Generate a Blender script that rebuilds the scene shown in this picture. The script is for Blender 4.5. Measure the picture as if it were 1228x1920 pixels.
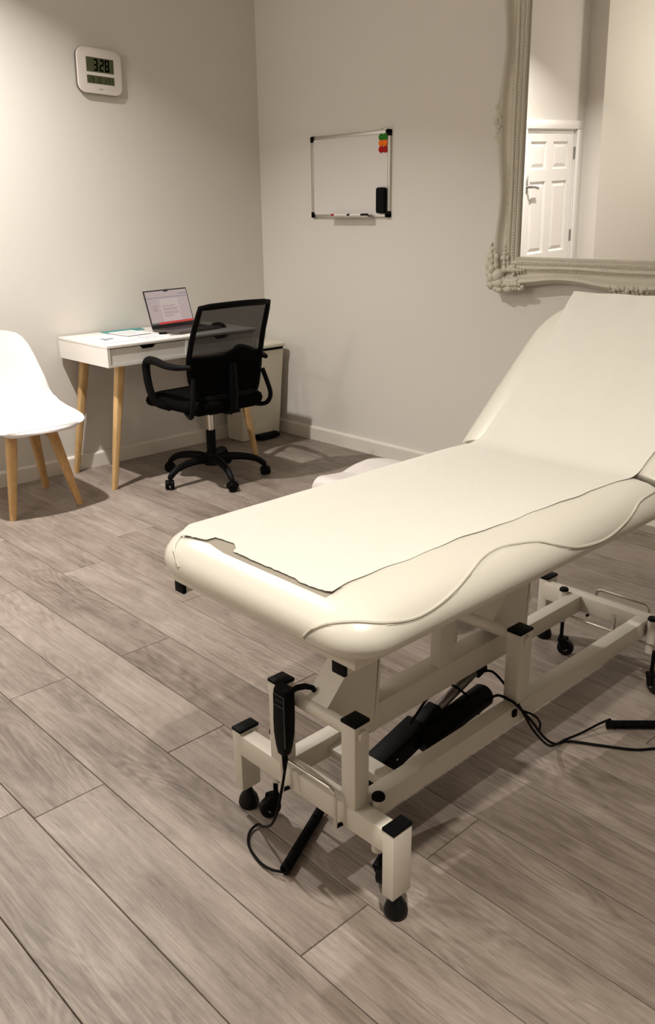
import bpy, bmesh, math, random
from mathutils import Vector, Matrix, noise

for _o in list(bpy.data.objects):
    bpy.data.objects.remove(_o, do_unlink=True)
SC = bpy.context.scene
COL = SC.collection
PI = math.pi
R = math.radians

# ------------------------------------------------------------------ camera
PITCH, YAW, ROLL = R(19.277), R(46.627), R(-0.686)
CAM = Vector((4.4189, -3.6356, 1.38))
fwd = Vector((-math.sin(YAW) * math.cos(PITCH), math.cos(YAW) * math.cos(PITCH), -math.sin(PITCH)))
rgt = Vector((math.cos(YAW), math.sin(YAW), 0))
upv = rgt.cross(fwd)
r2 = rgt * math.cos(ROLL) + upv * math.sin(ROLL)
u2 = -rgt * math.sin(ROLL) + upv * math.cos(ROLL)
cd = bpy.data.cameras.new('camera')
cd.sensor_fit = 'VERTICAL'
cd.sensor_height = 36.0
cd.sensor_width = 36.0
cd.lens = 1607.2 / 1920 * 36.0
cd.clip_start = 0.02
cam = bpy.data.objects.new('camera', cd)
mw = Matrix.Identity(4)
for i in range(3):
    mw[i][0], mw[i][1], mw[i][2], mw[i][3] = r2[i], u2[i], -fwd[i], CAM[i]
cam.matrix_world = mw
COL.objects.link(cam)
SC.camera = cam

# ------------------------------------------------------------------ world, lights, exposure
SC.view_settings.view_transform = 'Standard'
SC.view_settings.look = 'None'
SC.view_settings.gamma = 1.0
SC.view_settings.use_curve_mapping = False
SC.view_settings.exposure = -0.22
W = bpy.data.worlds.new('world')
SC.world = W
W.use_nodes = True
W.node_tree.nodes['Background'].inputs[0].default_value = (0.9, 0.85, 0.75, 1)
W.node_tree.nodes['Background'].inputs[1].default_value = 0.05

CEIL = 3.0


def downlight(x, y, power, color, size=0.085, spread=160):
    l = bpy.data.lights.new('ceiling_downlight', 'AREA')
    l.shape = 'DISK'
    l.size = size
    l.energy = power
    l.color = color
    l.spread = R(spread)
    o = bpy.data.objects.new('ceiling_downlight', l)
    o.location = (x, y, CEIL - 0.012)
    COL.objects.link(o)
    return o


downlight(0.87, -2.31, 72, (1.0, 0.95, 0.915), spread=126)
downlight(4.20, -3.15, 44, (1.0, 0.94, 0.85), spread=124)
# unseen fill light added to brighten the upper walls; no lamp modelled
pl_ = bpy.data.lights.new('fill_light', 'POINT')
pl_.energy = 62
pl_.color = (1.0, 0.945, 0.87)
pl_.shadow_soft_size = 0.14
po_ = bpy.data.objects.new('fill_light', pl_)
po_.location = (1.75, -5.0, 2.35)
COL.objects.link(po_)


# ------------------------------------------------------------------ materials
def nn(nt, kind, **kw):
    n = nt.nodes.new(kind)
    for k, v in kw.items():
        if k.startswith('i_'):
            n.inputs[k[2:].replace('_', ' ')].default_value = v
        else:
            setattr(n, k, v)
    return n


def mat(name, col, rough=0.5, metal=0.0, var=0.0, vscale=6.0, bump=0.0, bscale=60.0, spec=0.5, emit=None, estr=0.0, sss=0.0, coat=0.0):
    m = bpy.data.materials.new(name)
    m.use_nodes = True
    nt = m.node_tree
    b = nt.nodes['Principled BSDF']
    b.inputs['Base Color'].default_value = (*col, 1)
    b.inputs['Roughness'].default_value = rough
    b.inputs['Metallic'].default_value = metal
    b.inputs['Specular IOR Level'].default_value = spec
    if coat:
        b.inputs['Coat Weight'].default_value = coat
    if emit:
        b.inputs['Emission Color'].default_value = (*emit, 1)
        b.inputs['Emission Strength'].default_value = estr
    tc = None
    if var or bump:
        tc = nn(nt, 'ShaderNodeTexCoord')
    if var:
        n = nn(nt, 'ShaderNodeTexNoise')
        n.inputs['Scale'].default_value = vscale
        n.inputs['Detail'].default_value = 5
        nt.links.new(tc.outputs['Object'], n.inputs['Vector'])
        mx = nn(nt, 'ShaderNodeMix', data_type='RGBA')
        mx.inputs[6].default_value = (*[c * (1 - var) for c in col], 1)
        mx.inputs[7].default_value = (*[min(1, c * (1 + var)) for c in col], 1)
        nt.links.new(n.outputs['Fac'], mx.inputs[0])
        nt.links.new(mx.outputs[2], b.inputs['Base Color'])
    if bump:
        n = nn(nt, 'ShaderNodeTexNoise')
        n.inputs['Scale'].default_value = bscale
        n.inputs['Detail'].default_value = 6
        nt.links.new(tc.outputs['Object'], n.inputs['Vector'])
        bp = nn(nt, 'ShaderNodeBump')
        bp.inputs['Strength'].default_value = bump
        bp.inputs['Distance'].default_value = 0.01
        nt.links.new(n.outputs['Fac'], bp.inputs['Height'])
        nt.links.new(bp.outputs['Normal'], b.inputs['Normal'])
    return m


def wood_mat(name, light, mid, dark, sx=1.0, sy=9.0, plank=True, axis=0, rough=0.42):
    """grained wood; grain runs along the object's own axis"""
    m = bpy.data.materials.new(name)
    m.use_nodes = True
    nt = m.node_tree
    L = nt.links.new
    b = nt.nodes['Principled BSDF']
    tc = nn(nt, 'ShaderNodeTexCoord')
    oi = nn(nt, 'ShaderNodeObjectInfo')
    mul = nn(nt, 'ShaderNodeVectorMath', operation='SCALE')
    cmb = nn(nt, 'ShaderNodeCombineXYZ')
    mr = nn(nt, 'ShaderNodeMath', operation='MULTIPLY')
    mr.inputs[1].default_value = 61.0
    L(oi.outputs['Random'], mr.inputs[0])
    for k in range(3):
        L(mr.outputs[0], cmb.inputs[k])
    add = nn(nt, 'ShaderNodeVectorMath', operation='ADD')
    L(tc.outputs['Object'], add.inputs[0])
    L(cmb.outputs[0], add.inputs[1])

    def mapped(scale):
        mp = nn(nt, 'ShaderNodeMapping')
        s = [scale[1]] * 3
        s[axis] = scale[0]
        mp.inputs['Scale'].default_value = s
        L(add.outputs[0], mp.inputs['Vector'])
        return mp.outputs[0]

    def noise_node(scale, m, detail, rg, dist=0.0):
        n = nn(nt, 'ShaderNodeTexNoise')
        n.inputs['Scale'].default_value = scale
        n.inputs['Detail'].default_value = detail
        n.inputs['Roughness'].default_value = rg
        n.inputs['Distortion'].default_value = dist
        L(m, n.inputs['Vector'])
        return n.outputs['Fac']

    def mrange(src, a, b_, c=0.0, d=1.0):
        r_ = nn(nt, 'ShaderNodeMapRange')
        r_.inputs[1].default_value = a
        r_.inputs[2].default_value = b_
        r_.inputs[3].default_value = c
        r_.inputs[4].default_value = d
        L(src, r_.inputs[0])
        return r_.outputs[0]

    def mathn(op, a, b_):
        q = nn(nt, 'ShaderNodeMath', operation=op)
        for k_, v_ in enumerate((a, b_)):
            if isinstance(v_, (int, float)):
                q.inputs[k_].default_value = v_
            else:
                L(v_, q.inputs[k_])
        return q.outputs[0]

    patches = noise_node(3.0, mapped((sx, sy * 0.30)), 7, 0.68, 0.5)         # smoky patches
    streak = noise_node(5.0, mapped((sx * 0.5, sy * 1.7)), 7, 0.7, 0.25)    # long streaks
    fibre = noise_node(14.0, mapped((sx * 1.1, sy * 4.6)), 7, 0.8)          # fine fibres
    ringf = noise_node(1.7, mapped((sx * 0.8, sy * 0.42)), 2, 0.5, 0.2)      # cathedral rings
    ring = mathn('PINGPONG', mathn('MULTIPLY', ringf, 44.0), 1.0)
    where = mrange(noise_node(1.3, mapped((sx * 0.7, sy * 0.35)), 2, 0.5), 0.48, 0.62)
    ringv = mathn('MULTIPLY', ring, where)
    knots = noise_node(3.6, mapped((sx * 1.1, sy * 0.55)), 4, 0.6, 1.6)
    cracks = noise_node(7.0, mapped((sx * 0.5, sy * 1.1)), 3, 0.6, 0.6)
    val = mathn('ADD', mathn('MULTIPLY', mrange(patches, 0.28, 0.72), 0.36), mathn('MULTIPLY', mrange(streak, 0.3, 0.7), 0.24))
    val = mathn('ADD', val, mathn('MULTIPLY', mrange(fibre, 0.3, 0.7), 0.27))
    val = mathn('ADD', val, mathn('MULTIPLY', ringv, -0.13))
    val = mathn('ADD', val, mathn('MULTIPLY', oi.outputs['Random'], 0.16))
    ramp = nn(nt, 'ShaderNodeValToRGB')
    e = ramp.color_ramp.elements
    e[0].position, e[0].color = 0.20, (*dark, 1)
    e[1].position, e[1].color = 0.74, (*light, 1)
    k = e.new(0.46)
    k.color = (*mid, 1)
    L(val, ramp.inputs[0])
    dk = mathn('MAXIMUM', mrange(knots, 0.62, 0.78), mrange(cracks, 0.65, 0.78))
    mx = nn(nt, 'ShaderNodeMix', data_type='RGBA')
    L(mathn('MULTIPLY', dk, 0.65), mx.inputs[0])
    L(ramp.outputs[0], mx.inputs[6])
    mx.inputs[7].default_value = (*[c * 0.6 for c in dark], 1)
    L(mx.outputs[2], b.inputs['Base Color'])
    b.inputs['Roughness'].default_value = rough
    b.inputs['Specular IOR Level'].default_value = 0.4
    bp = nn(nt, 'ShaderNodeBump')
    bp.inputs['Strength'].default_value = 0.12
    bp.inputs['Distance'].default_value = 0.004
    L(fibre, bp.inputs['Height'])
    L(bp.outputs[0], b.inputs['Normal'])
    return m


M = {}
M['wall'] = mat('wall_paint', (0.70, 0.665, 0.605), 0.75, var=0.015, vscale=1.5, bump=0.05, bscale=90, spec=0.3)
M['ceiling'] = mat('ceiling_paint', (0.86, 0.84, 0.80), 0.8, var=0.01)
M['trim'] = mat('trim_gloss', (0.74, 0.69, 0.61), 0.4, var=0.01)
M['doorwhite'] = mat('door_paint', (0.80, 0.77, 0.72), 0.38, var=0.01)
M['plank'] = wood_mat('laminate_oak', (0.36, 0.305, 0.262), (0.225, 0.182, 0.150), (0.105, 0.080, 0.062))
M['gap'] = mat('joint_dark', (0.03, 0.024, 0.02), 0.9, var=0.1)
M['vinyl'] = mat('cream_vinyl', (0.66, 0.63, 0.545), 0.34, var=0.012, vscale=3, bump=0.04, bscale=260)
M['piping'] = mat('cream_piping', (0.60, 0.565, 0.48), 0.4, var=0.01)
M['foot_strip'] = mat('taupe_strip', (0.30, 0.265, 0.21), 0.8, var=0.03)
M['stitch'] = mat('seam_thread', (0.36, 0.325, 0.265), 0.7, var=0.05)  # darker thread colour of the stitch line beside the piping
M['steel'] = mat('cream_powder_coat', (0.63, 0.585, 0.505), 0.42, var=0.015, vscale=9, bump=0.02, bscale=300)
M['black'] = mat('black_plastic', (0.0045, 0.0045, 0.0045), 0.5, var=0.1, spec=0.06)
M['blackmatt'] = mat('black_fabric', (0.003, 0.003, 0.003), 0.9, var=0.2, vscale=200, spec=0.04)
M['rubber'] = mat('black_rubber', (0.004, 0.004, 0.004), 0.4, var=0.1, spec=0.2)
M['chrome'] = mat('chrome', (0.72, 0.69, 0.64), 0.18, 1.0, var=0.02)
M['shell'] = mat('white_shell', (0.80, 0.765, 0.75), 0.32, var=0.008)
M['stool'] = mat('stool_vinyl', (0.62, 0.575, 0.545), 0.4, var=0.01)
M['beech'] = wood_mat('beech_wood', (0.60, 0.38, 0.17), (0.50, 0.295, 0.115), (0.36, 0.19, 0.065), 3.0, 22.0, axis=2, rough=0.4)
M['oakleg'] = wood_mat('pale_oak', (0.68, 0.46, 0.22), (0.58, 0.37, 0.16), (0.44, 0.26, 0.10), 3.0, 22.0, axis=2, rough=0.4)
M['deskwhite'] = mat('desk_lacquer', (0.74, 0.71, 0.655), 0.35, var=0.01)
M['binwhite'] = mat('bin_enamel', (0.66, 0.62, 0.50), 0.35, var=0.01)
M['paper'] = mat('crepe_paper', (0.68, 0.655, 0.585), 0.9, var=0.015, vscale=12, bump=0.12, bscale=120, spec=0.15)
M['sheet'] = mat('printed_sheet', (0.86, 0.84, 0.80), 0.8, var=0.01)
M['ink'] = mat('grey_ink', (0.30, 0.31, 0.34), 0.8, var=0.1)
M['teal'] = mat('teal_card', (0.05, 0.25, 0.235), 0.5, var=0.03)
M['frame'] = mat('painted_gesso', (0.58, 0.54, 0.44), 0.55, var=0.05, vscale=14, bump=0.06, bscale=120)
M['mirror'] = mat('mirror_silver', (0.94, 0.94, 0.92), 0.0, 1.0, var=0.001)
M['alu'] = mat('satin_aluminium', (0.60, 0.58, 0.54), 0.35, 0.85, var=0.02)
M['wboard'] = mat('white_melamine', (0.70, 0.665, 0.635), 0.22, var=0.008)
M['green'] = mat('green_magnet', (0.02, 0.17, 0.006), 0.5, var=0.02, spec=0.15)
M['orange'] = mat('orange_magnet', (0.85, 0.17, 0.004), 0.5, var=0.02, spec=0.15)
M['red'] = mat('red_magnet', (0.38, 0.005, 0.006), 0.5, var=0.02, spec=0.15)
M['clock'] = mat('clock_plastic', (0.74, 0.68, 0.62), 0.4, var=0.008)
M['clockside'] = mat('clock_dark_rim', (0.12, 0.105, 0.085), 0.5, var=0.02)
M['lcd'] = mat('lcd_green_grey', (0.080, 0.088, 0.045), 0.4, var=0.03, spec=0.2)
M['lcdink'] = mat('lcd_segments', (0.002, 0.0025, 0.0015), 0.6, var=0.02, spec=0.05)
M['lcdink2'] = mat('lcd_small_segments', (0.022, 0.026, 0.013), 0.6, var=0.02, spec=0.05)
M['laptop'] = mat('space_grey', (0.115, 0.105, 0.095), 0.38, 0.6, var=0.02)
M['keys'] = mat('keyboard_black', (0.012, 0.012, 0.013), 0.5, var=0.05)
M['screen'] = mat('screen_page', (0.05, 0.045, 0.045), 0.25, emit=(0.60, 0.47, 0.45), estr=0.72)
M['screenhi'] = mat('screen_page_light', (0.05, 0.045, 0.045), 0.25, emit=(0.68, 0.54, 0.51), estr=0.74)
M['screenline'] = mat('screen_text', (0.03, 0.03, 0.03), 0.25, emit=(0.40, 0.30, 0.30), estr=0.72)
M['screenbar'] = mat('screen_toolbar', (0.03, 0.03, 0.03), 0.25, emit=(0.42, 0.36, 0.40), estr=0.72)
M['screenred'] = mat('screen_dock_red', (0.03, 0.01, 0.01), 0.25, emit=(0.62, 0.05, 0.045), estr=0.85)
M['screendark'] = mat('screen_dock_dark', (0.02, 0.02, 0.02), 0.25, emit=(0.16, 0.17, 0.18), estr=0.5)
M['handlegrey'] = mat('satin_nickel', (0.42, 0.41, 0.39), 0.28, 0.9, var=0.02)
M['markerwhite'] = mat('marker_barrel', (0.78, 0.75, 0.70), 0.4, var=0.01)
M['label'] = mat('handset_print', (0.10, 0.10, 0.095), 0.5, var=0.05)
M['rod'] = mat('actuator_rod', (0.22, 0.20, 0.18), 0.3, 0.8, var=0.05)


def mesh_fabric():
    m = bpy.data.materials.new('chair_mesh_fabric')
    m.use_nodes = True
    nt = m.node_tree
    b = nt.nodes['Principled BSDF']
    b.inputs['Base Color'].default_value = (0.006, 0.006, 0.006, 1)
    b.inputs['Roughness'].default_value = 0.8
    b.inputs['Specular IOR Level'].default_value = 0.2
    tr = nn(nt, 'ShaderNodeBsdfTransparent')
    mx = nn(nt, 'ShaderNodeMixShader')
    tc = nn(nt, 'ShaderNodeTexCoord')
    ns = nn(nt, 'ShaderNodeTexNoise')
    ns.inputs['Scale'].default_value = 900
    nt.links.new(tc.outputs['Object'], ns.inputs['Vector'])
    mr = nn(nt, 'ShaderNodeMapRange')
    mr.inputs[3].default_value = 0.78
    mr.inputs[4].default_value = 0.90
    nt.links.new(ns.outputs['Fac'], mr.inputs[0])
    nt.links.new(mr.outputs[0], mx.inputs[0])
    nt.links.new(tr.outputs[0], mx.inputs[1])
    nt.links.new(b.outputs[0], mx.inputs[2])
    nt.links.new(mx.outputs[0], nt.nodes['Material Output'].inputs[0])
    return m


M['mesh'] = mesh_fabric()


# ------------------------------------------------------------------ mesh helpers
class MB:
    def __init__(s):
        s.v, s.f = [], []

    def add(s, vs, fs):
        o = len(s.v)
        s.v += [tuple(p) for p in vs]
        s.f += [tuple(i + o for i in f) for f in fs]
        return s

    def box(s, x0, x1, y0, y1, z0, z1, c=0.0):
        """box with optional chamfer c on all edges"""
        if c <= 0:
            vs = [(x0, y0, z0), (x1, y0, z0), (x1, y1, z0), (x0, y1, z0), (x0, y0, z1), (x1, y0, z1), (x1, y1, z1), (x0, y1, z1)]
            fs = [(0, 3, 2, 1), (4, 5, 6, 7), (0, 1, 5, 4), (1, 2, 6, 5), (2, 3, 7, 6), (3, 0, 4, 7)]
            return s.add(vs, fs)
        bm = bmesh.new()
        bmesh.ops.create_cube(bm, size=1)
        for v in bm.verts:
            v.co = Vector(((x0 + x1) / 2 + v.co.x * (x1 - x0), (y0 + y1) / 2 + v.co.y * (y1 - y0), (z0 + z1) / 2 + v.co.z * (z1 - z0)))
        bmesh.ops.bevel(bm, geom=list(bm.edges), offset=c, segments=2, profile=0.5, affect='EDGES')
        return s.bm(bm)

    def bm(s, bm):
        bm.verts.index_update()
        s.add([v.co[:] for v in bm.verts], [[v.index for v in f.verts] for f in bm.faces])
        bm.free()
        return s

    def tube(s, pts, r, n=10, caps=True):
        """round tube through points, r number or list"""
        pts = [Vector(p) for p in pts]
        m = len(pts)
        rs = r if isinstance(r, (list, tuple)) else [r] * m
        rings = []
        t0 = (pts[1] - pts[0]).normalized()
        a = Vector((0, 0, 1)) if abs(t0.z) < 0.9 else Vector((1, 0, 0))
        nrm = (a - t0 * a.dot(t0)).normalized()
        for i in range(m):
            if i == 0:
                t = pts[1] - pts[0]
            elif i == m - 1:
                t = pts[-1] - pts[-2]
            else:
                t = (pts[i + 1] - pts[i]).normalized() + (pts[i] - pts[i - 1]).normalized()
            t.normalize()
            nrm = (nrm - t * nrm.dot(t))
            nrm.normalize()
            b = t.cross(nrm)
            rings.append([pts[i] + (nrm * math.cos(2 * PI * k / n) + b * math.sin(2 * PI * k / n)) * rs[i] for k in range(n)])
        vs = [p for rg in rings for p in rg]
        fs = []
        for i in range(m - 1):
            for k in range(n):
                k2 = (k + 1) % n
                fs.append((i * n + k, i * n + k2, (i + 1) * n + k2, (i + 1) * n + k))
        if caps:
            fs.append(tuple(range(n - 1, -1, -1)))
            fs.append(tuple((m - 1) * n + k for k in range(n)))
        return s.add(vs, fs)

    def cyl(s, p0, p1, r0, r1=None, n=16):
        return s.tube([p0, p1], [r0, r0 if r1 is None else r1], n)

    def lathe(s, prof, cx=0, cy=0, n=24, cz=0):
        vs, fs = [], []
        m = len(prof)
        for (r, z) in prof:
            for k in range(n):
                a = 2 * PI * k / n
                vs.append((cx + r * math.cos(a), cy + r * math.sin(a), cz + z))
        for i in range(m - 1):
            for k in range(n):
                k2 = (k + 1) % n
                fs.append((i * n + k, i * n + k2, (i + 1) * n + k2, (i + 1) * n + k))
        fs.append(tuple(range(n - 1, -1, -1)))
        fs.append(tuple((m - 1) * n + k for k in range(n)))
        return s.add(vs, fs)

    def prism(s, poly, ax, a0, a1):
        """extrude a polygon of 2D points along axis ax from a0 to a1 (other axes in order)"""
        def put(p, a):
            q = list(p)
            q.insert(ax, a)
            return tuple(q)
        n = len(poly)
        vs = [put(p, a0) for p in poly] + [put(p, a1) for p in poly]
        fs = [tuple(range(n - 1, -1, -1)), tuple(range(n, 2 * n))]
        for i in range(n):
            j = (i + 1) % n
            fs.append((i, j, n + j, n + i))
        return s.add(vs, fs)

    def ell(s, c, rx, ry, rz, n=8, m=6):
        vs, fs = [], []
        for i in range(m + 1):
            th = PI * i / m
            for k in range(n):
                a = 2 * PI * k / n
                vs.append((c[0] + rx * math.sin(th) * math.cos(a), c[1] + ry * math.sin(th) * math.sin(a), c[2] + rz * math.cos(th)))
        for i in range(m):
            for k in range(n):
                k2 = (k + 1) % n
                fs.append((i * n + k, i * n + k2, (i + 1) * n + k2, (i + 1) * n + k))
        return s.add(vs, fs)

    def grid(s, rows, closed=False):
        """rows: list of equal-length point lists"""
        n = len(rows[0])
        vs = [p for r in rows for p in r]
        fs = []
        for i in range(len(rows) - 1):
            for k in range(n if closed else n - 1):
                k2 = (k + 1) % n
                fs.append((i * n + k, i * n + k2, (i + 1) * n + k2, (i + 1) * n + k))
        return s.add(vs, fs)

    def xf(s, mtx):
        s.v = [tuple(mtx @ Vector(p)) for p in s.v]
        return s

    def build(s, name, m, parent=None, smooth=True, ang=35, kind=None, label=None, loc=None):
        me = bpy.data.meshes.new(name)
        me.from_pydata(s.v, [], s.f)
        bm = bmesh.new()
        bm.from_mesh(me)
        bmesh.ops.remove_doubles(bm, verts=bm.verts, dist=1e-6)
        bmesh.ops.recalc_face_normals(bm, faces=bm.faces)
        if loc is not None:
            bmesh.ops.translate(bm, verts=bm.verts, vec=-Vector(loc))
        bm.to_mesh(me)
        bm.free()
        if smooth:
            for p in me.polygons:
                p.use_smooth = True
            me.set_sharp_from_angle(angle=R(ang))
        me.materials.append(M[m] if isinstance(m, str) else m)
        o = bpy.data.objects.new(name, me)
        COL.objects.link(o)
        if loc is not None:
            o.location = loc
        if parent is not None:
            adopt(o, parent)
        if kind:
            o['kind'] = kind
        if label:
            o['label'] = label
        return o


def world_of(o):
    m = o.matrix_basis.copy()
    if o.parent:
        return world_of(o.parent) @ o.matrix_parent_inverse @ m
    return m


def adopt(o, parent):
    o.parent = parent
    o.matrix_parent_inverse = world_of(parent).inverted()


def thing(name, label, cat, loc=(0, 0, 0), group=None):
    o = bpy.data.objects.new(name, None)
    o.empty_display_size = 0.1
    o.location = loc
    COL.objects.link(o)
    return tag(o, label, cat, group)


def tag(o, label, cat, group=None):
    o['label'] = label
    o['category'] = cat
    if group:
        o['group'] = group
    return o


def struct(o, label=None):
    o['kind'] = 'structure'
    if label:
        o['label'] = label
    return o


def spline(pts, n=8):
    """Catmull-Rom through points"""
    P = [Vector(p) for p in pts]
    P = [P[0] * 2 - P[1]] + P + [P[-1] * 2 - P[-2]]
    out = []
    for i in range(1, len(P) - 2):
        a, b, c, d = P[i - 1], P[i], P[i + 1], P[i + 2]
        for k in range(n):
            t = k / n
            out.append(0.5 * ((2 * b) + (c - a) * t + (2 * a - 5 * b + 4 * c - d) * t * t + (3 * b - a - 3 * c + d) * t ** 3))
    out.append(P[-2])
    return out


def lerp(a, b, t):
    return a + (b - a) * t


def interp(tab, x):
    if x <= tab[0][0]:
        return tab[0][1]
    for (a, va), (b, vb) in zip(tab, tab[1:]):
        if x <= b:
            return va + (vb - va) * (x - a) / (b - a)
    return tab[-1][1]


def rrect(x0, x1, y0, y1, rad, n=6):
    """rounded rectangle outline, rad one number or (x0y0, x1y0, x1y1, x0y1)"""
    rs = rad if isinstance(rad, (tuple, list)) else [rad] * 4
    cs = [(x0 + rs[0], y0 + rs[0], PI, rs[0]), (x1 - rs[1], y0 + rs[1], 1.5 * PI, rs[1]), (x1 - rs[2], y1 - rs[2], 0, rs[2]), (x0 + rs[3], y1 - rs[3], 0.5 * PI, rs[3])]
    out = []
    for cx, cy, a0, r in cs:
        for k in range(n + 1):
            a = a0 + 0.5 * PI * k / n
            out.append((cx + r * math.cos(a), cy + r * math.sin(a)))
    return out


# ------------------------------------------------------------------ the room
RX, RY = 6.3, -5.5
STEP_Y, STEP_X = -3.84, 0.17

floor = MB().box(-0.1, RX + 0.1, RY - 0.1, 0.1, -0.06, -0.009).build('floor', 'gap', smooth=False)
struct(floor, 'grey-brown oak laminate plank floor with dark joints')
PW, PL = 0.1918, 1.317
row_off = {0: 2.673, 1: 2.111, 2: 2.675, 3: 2.110, 4: 2.646, 5: 1.906, 6: 1.115}
rnd = random.Random(11)
plank_mesh = {}


def plank_obj(x0, x1, y0, y1):
    ln, wd = round(x1 - x0, 3), round(y1 - y0, 4)
    key = (ln, wd)
    cx, cy = (x0 + x1) / 2, (y0 + y1) / 2
    if key not in plank_mesh:
        g, c, h = 0.0009, 0.0014, 0.009
        mb = MB()
        hx, hy = ln / 2 - g, wd / 2 - g
        ring0 = [(-hx, -hy, -h), (hx, -hy, -h), (hx, hy, -h), (-hx, hy, -h)]
        ring1 = [(-hx, -hy, -c), (hx, -hy, -c), (hx, hy, -c), (-hx, hy, -c)]
        ring2 = [(-hx + c, -hy + c, 0), (hx - c, -hy + c, 0), (hx - c, hy - c, 0), (-hx + c, hy - c, 0)]
        mb.grid([ring0, ring1, ring2], closed=True)
        mb.f.append((8, 9, 10, 11))
        o = mb.build('plank', 'plank', None, smooth=False)
        plank_mesh[key] = o.data
    else:
        o = bpy.data.objects.new('plank', plank_mesh[key])
        COL.objects.link(o)
    o.location = (cx, cy, 0)
    adopt(o, floor)


k = -14
while True:
    y0 = -2.978 + PW * k
    k += 1
    if y0 >= -0.001:
        break
    if y0 + PW <= RY:
        continue
    off = row_off.get(k - 1, None)
    if off is None:
        off = 0.37 + (0.45 * (k - 1)) % PL + rnd.uniform(-0.1, 0.1)
    x = off - PL * math.ceil(off / PL)
    ya, yb = max(y0, RY), min(y0 + PW, -0.001)
    while x < RX:
        a, b = max(x, 0.0), min(x + PL, RX)
        if b - a > 0.02 and yb - ya > 0.01:
            plank_obj(a, b, ya, yb)
        x += PL

DY0, DY1, DZ = -2.945, -3.715, 1.885       # door opening in the left wall
wl = MB()
wl.box(-0.12, 0, DY0, 0.12, -0.01, CEIL)
wl.box(-0.12, 0, STEP_Y, DY1, -0.01, CEIL)
wl.box(-0.12, 0, DY1, DY0, DZ, CEIL)
wl.box(-0.12, STEP_X, RY - 0.12, STEP_Y, -0.01, CEIL)
struct(wl.build('wall_left', 'wall', smooth=False), 'off-white painted wall behind the desk')
struct(MB().box(0, RX, 0, 0.12, -0.01, CEIL).build('wall_back', 'wall', smooth=False), 'off-white painted wall with whiteboard and mirror')
struct(MB().box(RX, RX + 0.12, RY, 0.12, -0.01, CEIL).build('wall_right', 'wall', smooth=False), 'off-white painted wall beyond the couch')
struct(MB().box(0, RX + 0.12, RY - 0.12, RY, -0.01, CEIL).build('wall_front', 'wall', smooth=False), 'off-white painted wall behind the viewer')
struct(MB().box(-0.12, RX + 0.12, RY - 0.12, 0.12, CEIL, CEIL + 0.1).build('ceiling', 'ceiling', smooth=False), 'white painted ceiling')


def skirting(name, axis, a0, a1, base, sgn, label):
    t, h = 0.016, 0.086
    prof = [(0, 0), (t, 0), (t, h - 0.012), (t - 0.004, h - 0.004), (t - 0.010, h), (0, h)]
    mb = MB()
    if axis == 'x':
        mb.prism([(base + sgn * p, z) for p, z in prof], 0, a0, a1)
    else:
        mb.prism([(base + sgn * p, z) for p, z in prof], 1, a0, a1)
    struct(mb.build(name, 'trim', smooth=False), label)


skirting('baseboard_back', 'x', 0.0, RX, 0.0, -1, 'painted skirting board along the back wall')
skirting('baseboard_left', 'y', -2.885, -0.016, 0.0, 1, 'painted skirting board along the desk wall')
skirting('baseboard_right', 'y', RY, -0.016, RX, -1, 'painted skirting board along the right wall')

# door in the left wall, seen in the mirror
door = bpy.data.objects.new('door_1', None)
door.location = (0, (DY0 + DY1) / 2, 0)
COL.objects.link(door)
struct(door, 'white panelled door reflected in the mirror')
fr = MB()
for (a, b) in ((DY0 + 0.065, DY0 - 0.004), (DY1 + 0.004, DY1 - 0.065)):
    fr.box(0.0005, 0.018, min(a, b), max(a, b), 0.0, DZ - 0.005, 0.004)
fr.box(0.0005, 0.018, DY1 - 0.065, DY0 + 0.065, DZ - 0.004, DZ + 0.065, 0.004)
fr.box(-0.10, 0.0, DY0 - 0.012, DY0, 0, DZ)
fr.box(-0.10, 0.0, DY1, DY1 + 0.012, 0, DZ)
fr.box(-0.10, 0.0, DY1, DY0, DZ - 0.012, DZ)
fr.build('door_frame', 'doorwhite', door)
LY0, LY1 = DY0 - 0.014, DY1 + 0.014      # leaf
lw = MB()
stile, mull = 0.085, 0.10
cols = [(LY0 - stile, (LY0 + LY1) / 2 + mull / 2), ((LY0 + LY1) / 2 - mull / 2, LY1 + stile)]
rows = [(1.565, 1.785), (0.88, 1.47), (0.16, 0.72)]
XD = -0.012
lw.box(XD - 0.040, XD, LY1, LY1 + stile, 0.008, DZ - 0.015)
lw.box(XD - 0.040, XD, LY0 - stile, LY0, 0.008, DZ - 0.015)
lw.box(XD - 0.040, XD, cols[1][0], cols[0][1], 0.008, DZ - 0.015)
for z0, z1 in ((0.008, 0.16), (0.72, 0.88), (1.47, 1.565), (1.785, DZ - 0.015)):
    lw.box(XD - 0.040, XD, LY1 + stile, cols[1][0], z0, z1)
    lw.box(XD - 0.040, XD, cols[0][1], LY0 - stile, z0, z1)
leaf = lw.build('door_leaf', 'doorwhite', door, smooth=False)
for (ya, yb) in cols:
    ya, yb = max(ya, yb), min(ya, yb)
    for (z0, z1) in rows:
        p = MB()
        o1 = [(XD, yb, z0), (XD, ya, z0), (XD, ya, z1), (XD, yb, z1)]
        i1 = [(XD - 0.017, yb + 0.016, z0 + 0.016), (XD - 0.017, ya - 0.016, z0 + 0.016), (XD - 0.017, ya - 0.016, z1 - 0.016), (XD - 0.017, yb + 0.016, z1 - 0.016)]
        i2 = [(XD - 0.006, yb + 0.045, z0 + 0.045), (XD - 0.006, ya - 0.045, z0 + 0.045), (XD - 0.006, ya - 0.045, z1 - 0.045), (XD - 0.006, yb + 0.045, z1 - 0.045)]
        p.grid([o1, i1, i2], closed=True)
        p.f.append((8, 9, 10, 11))
        p.build('panel', 'doorwhite', door, smooth=False)
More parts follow.
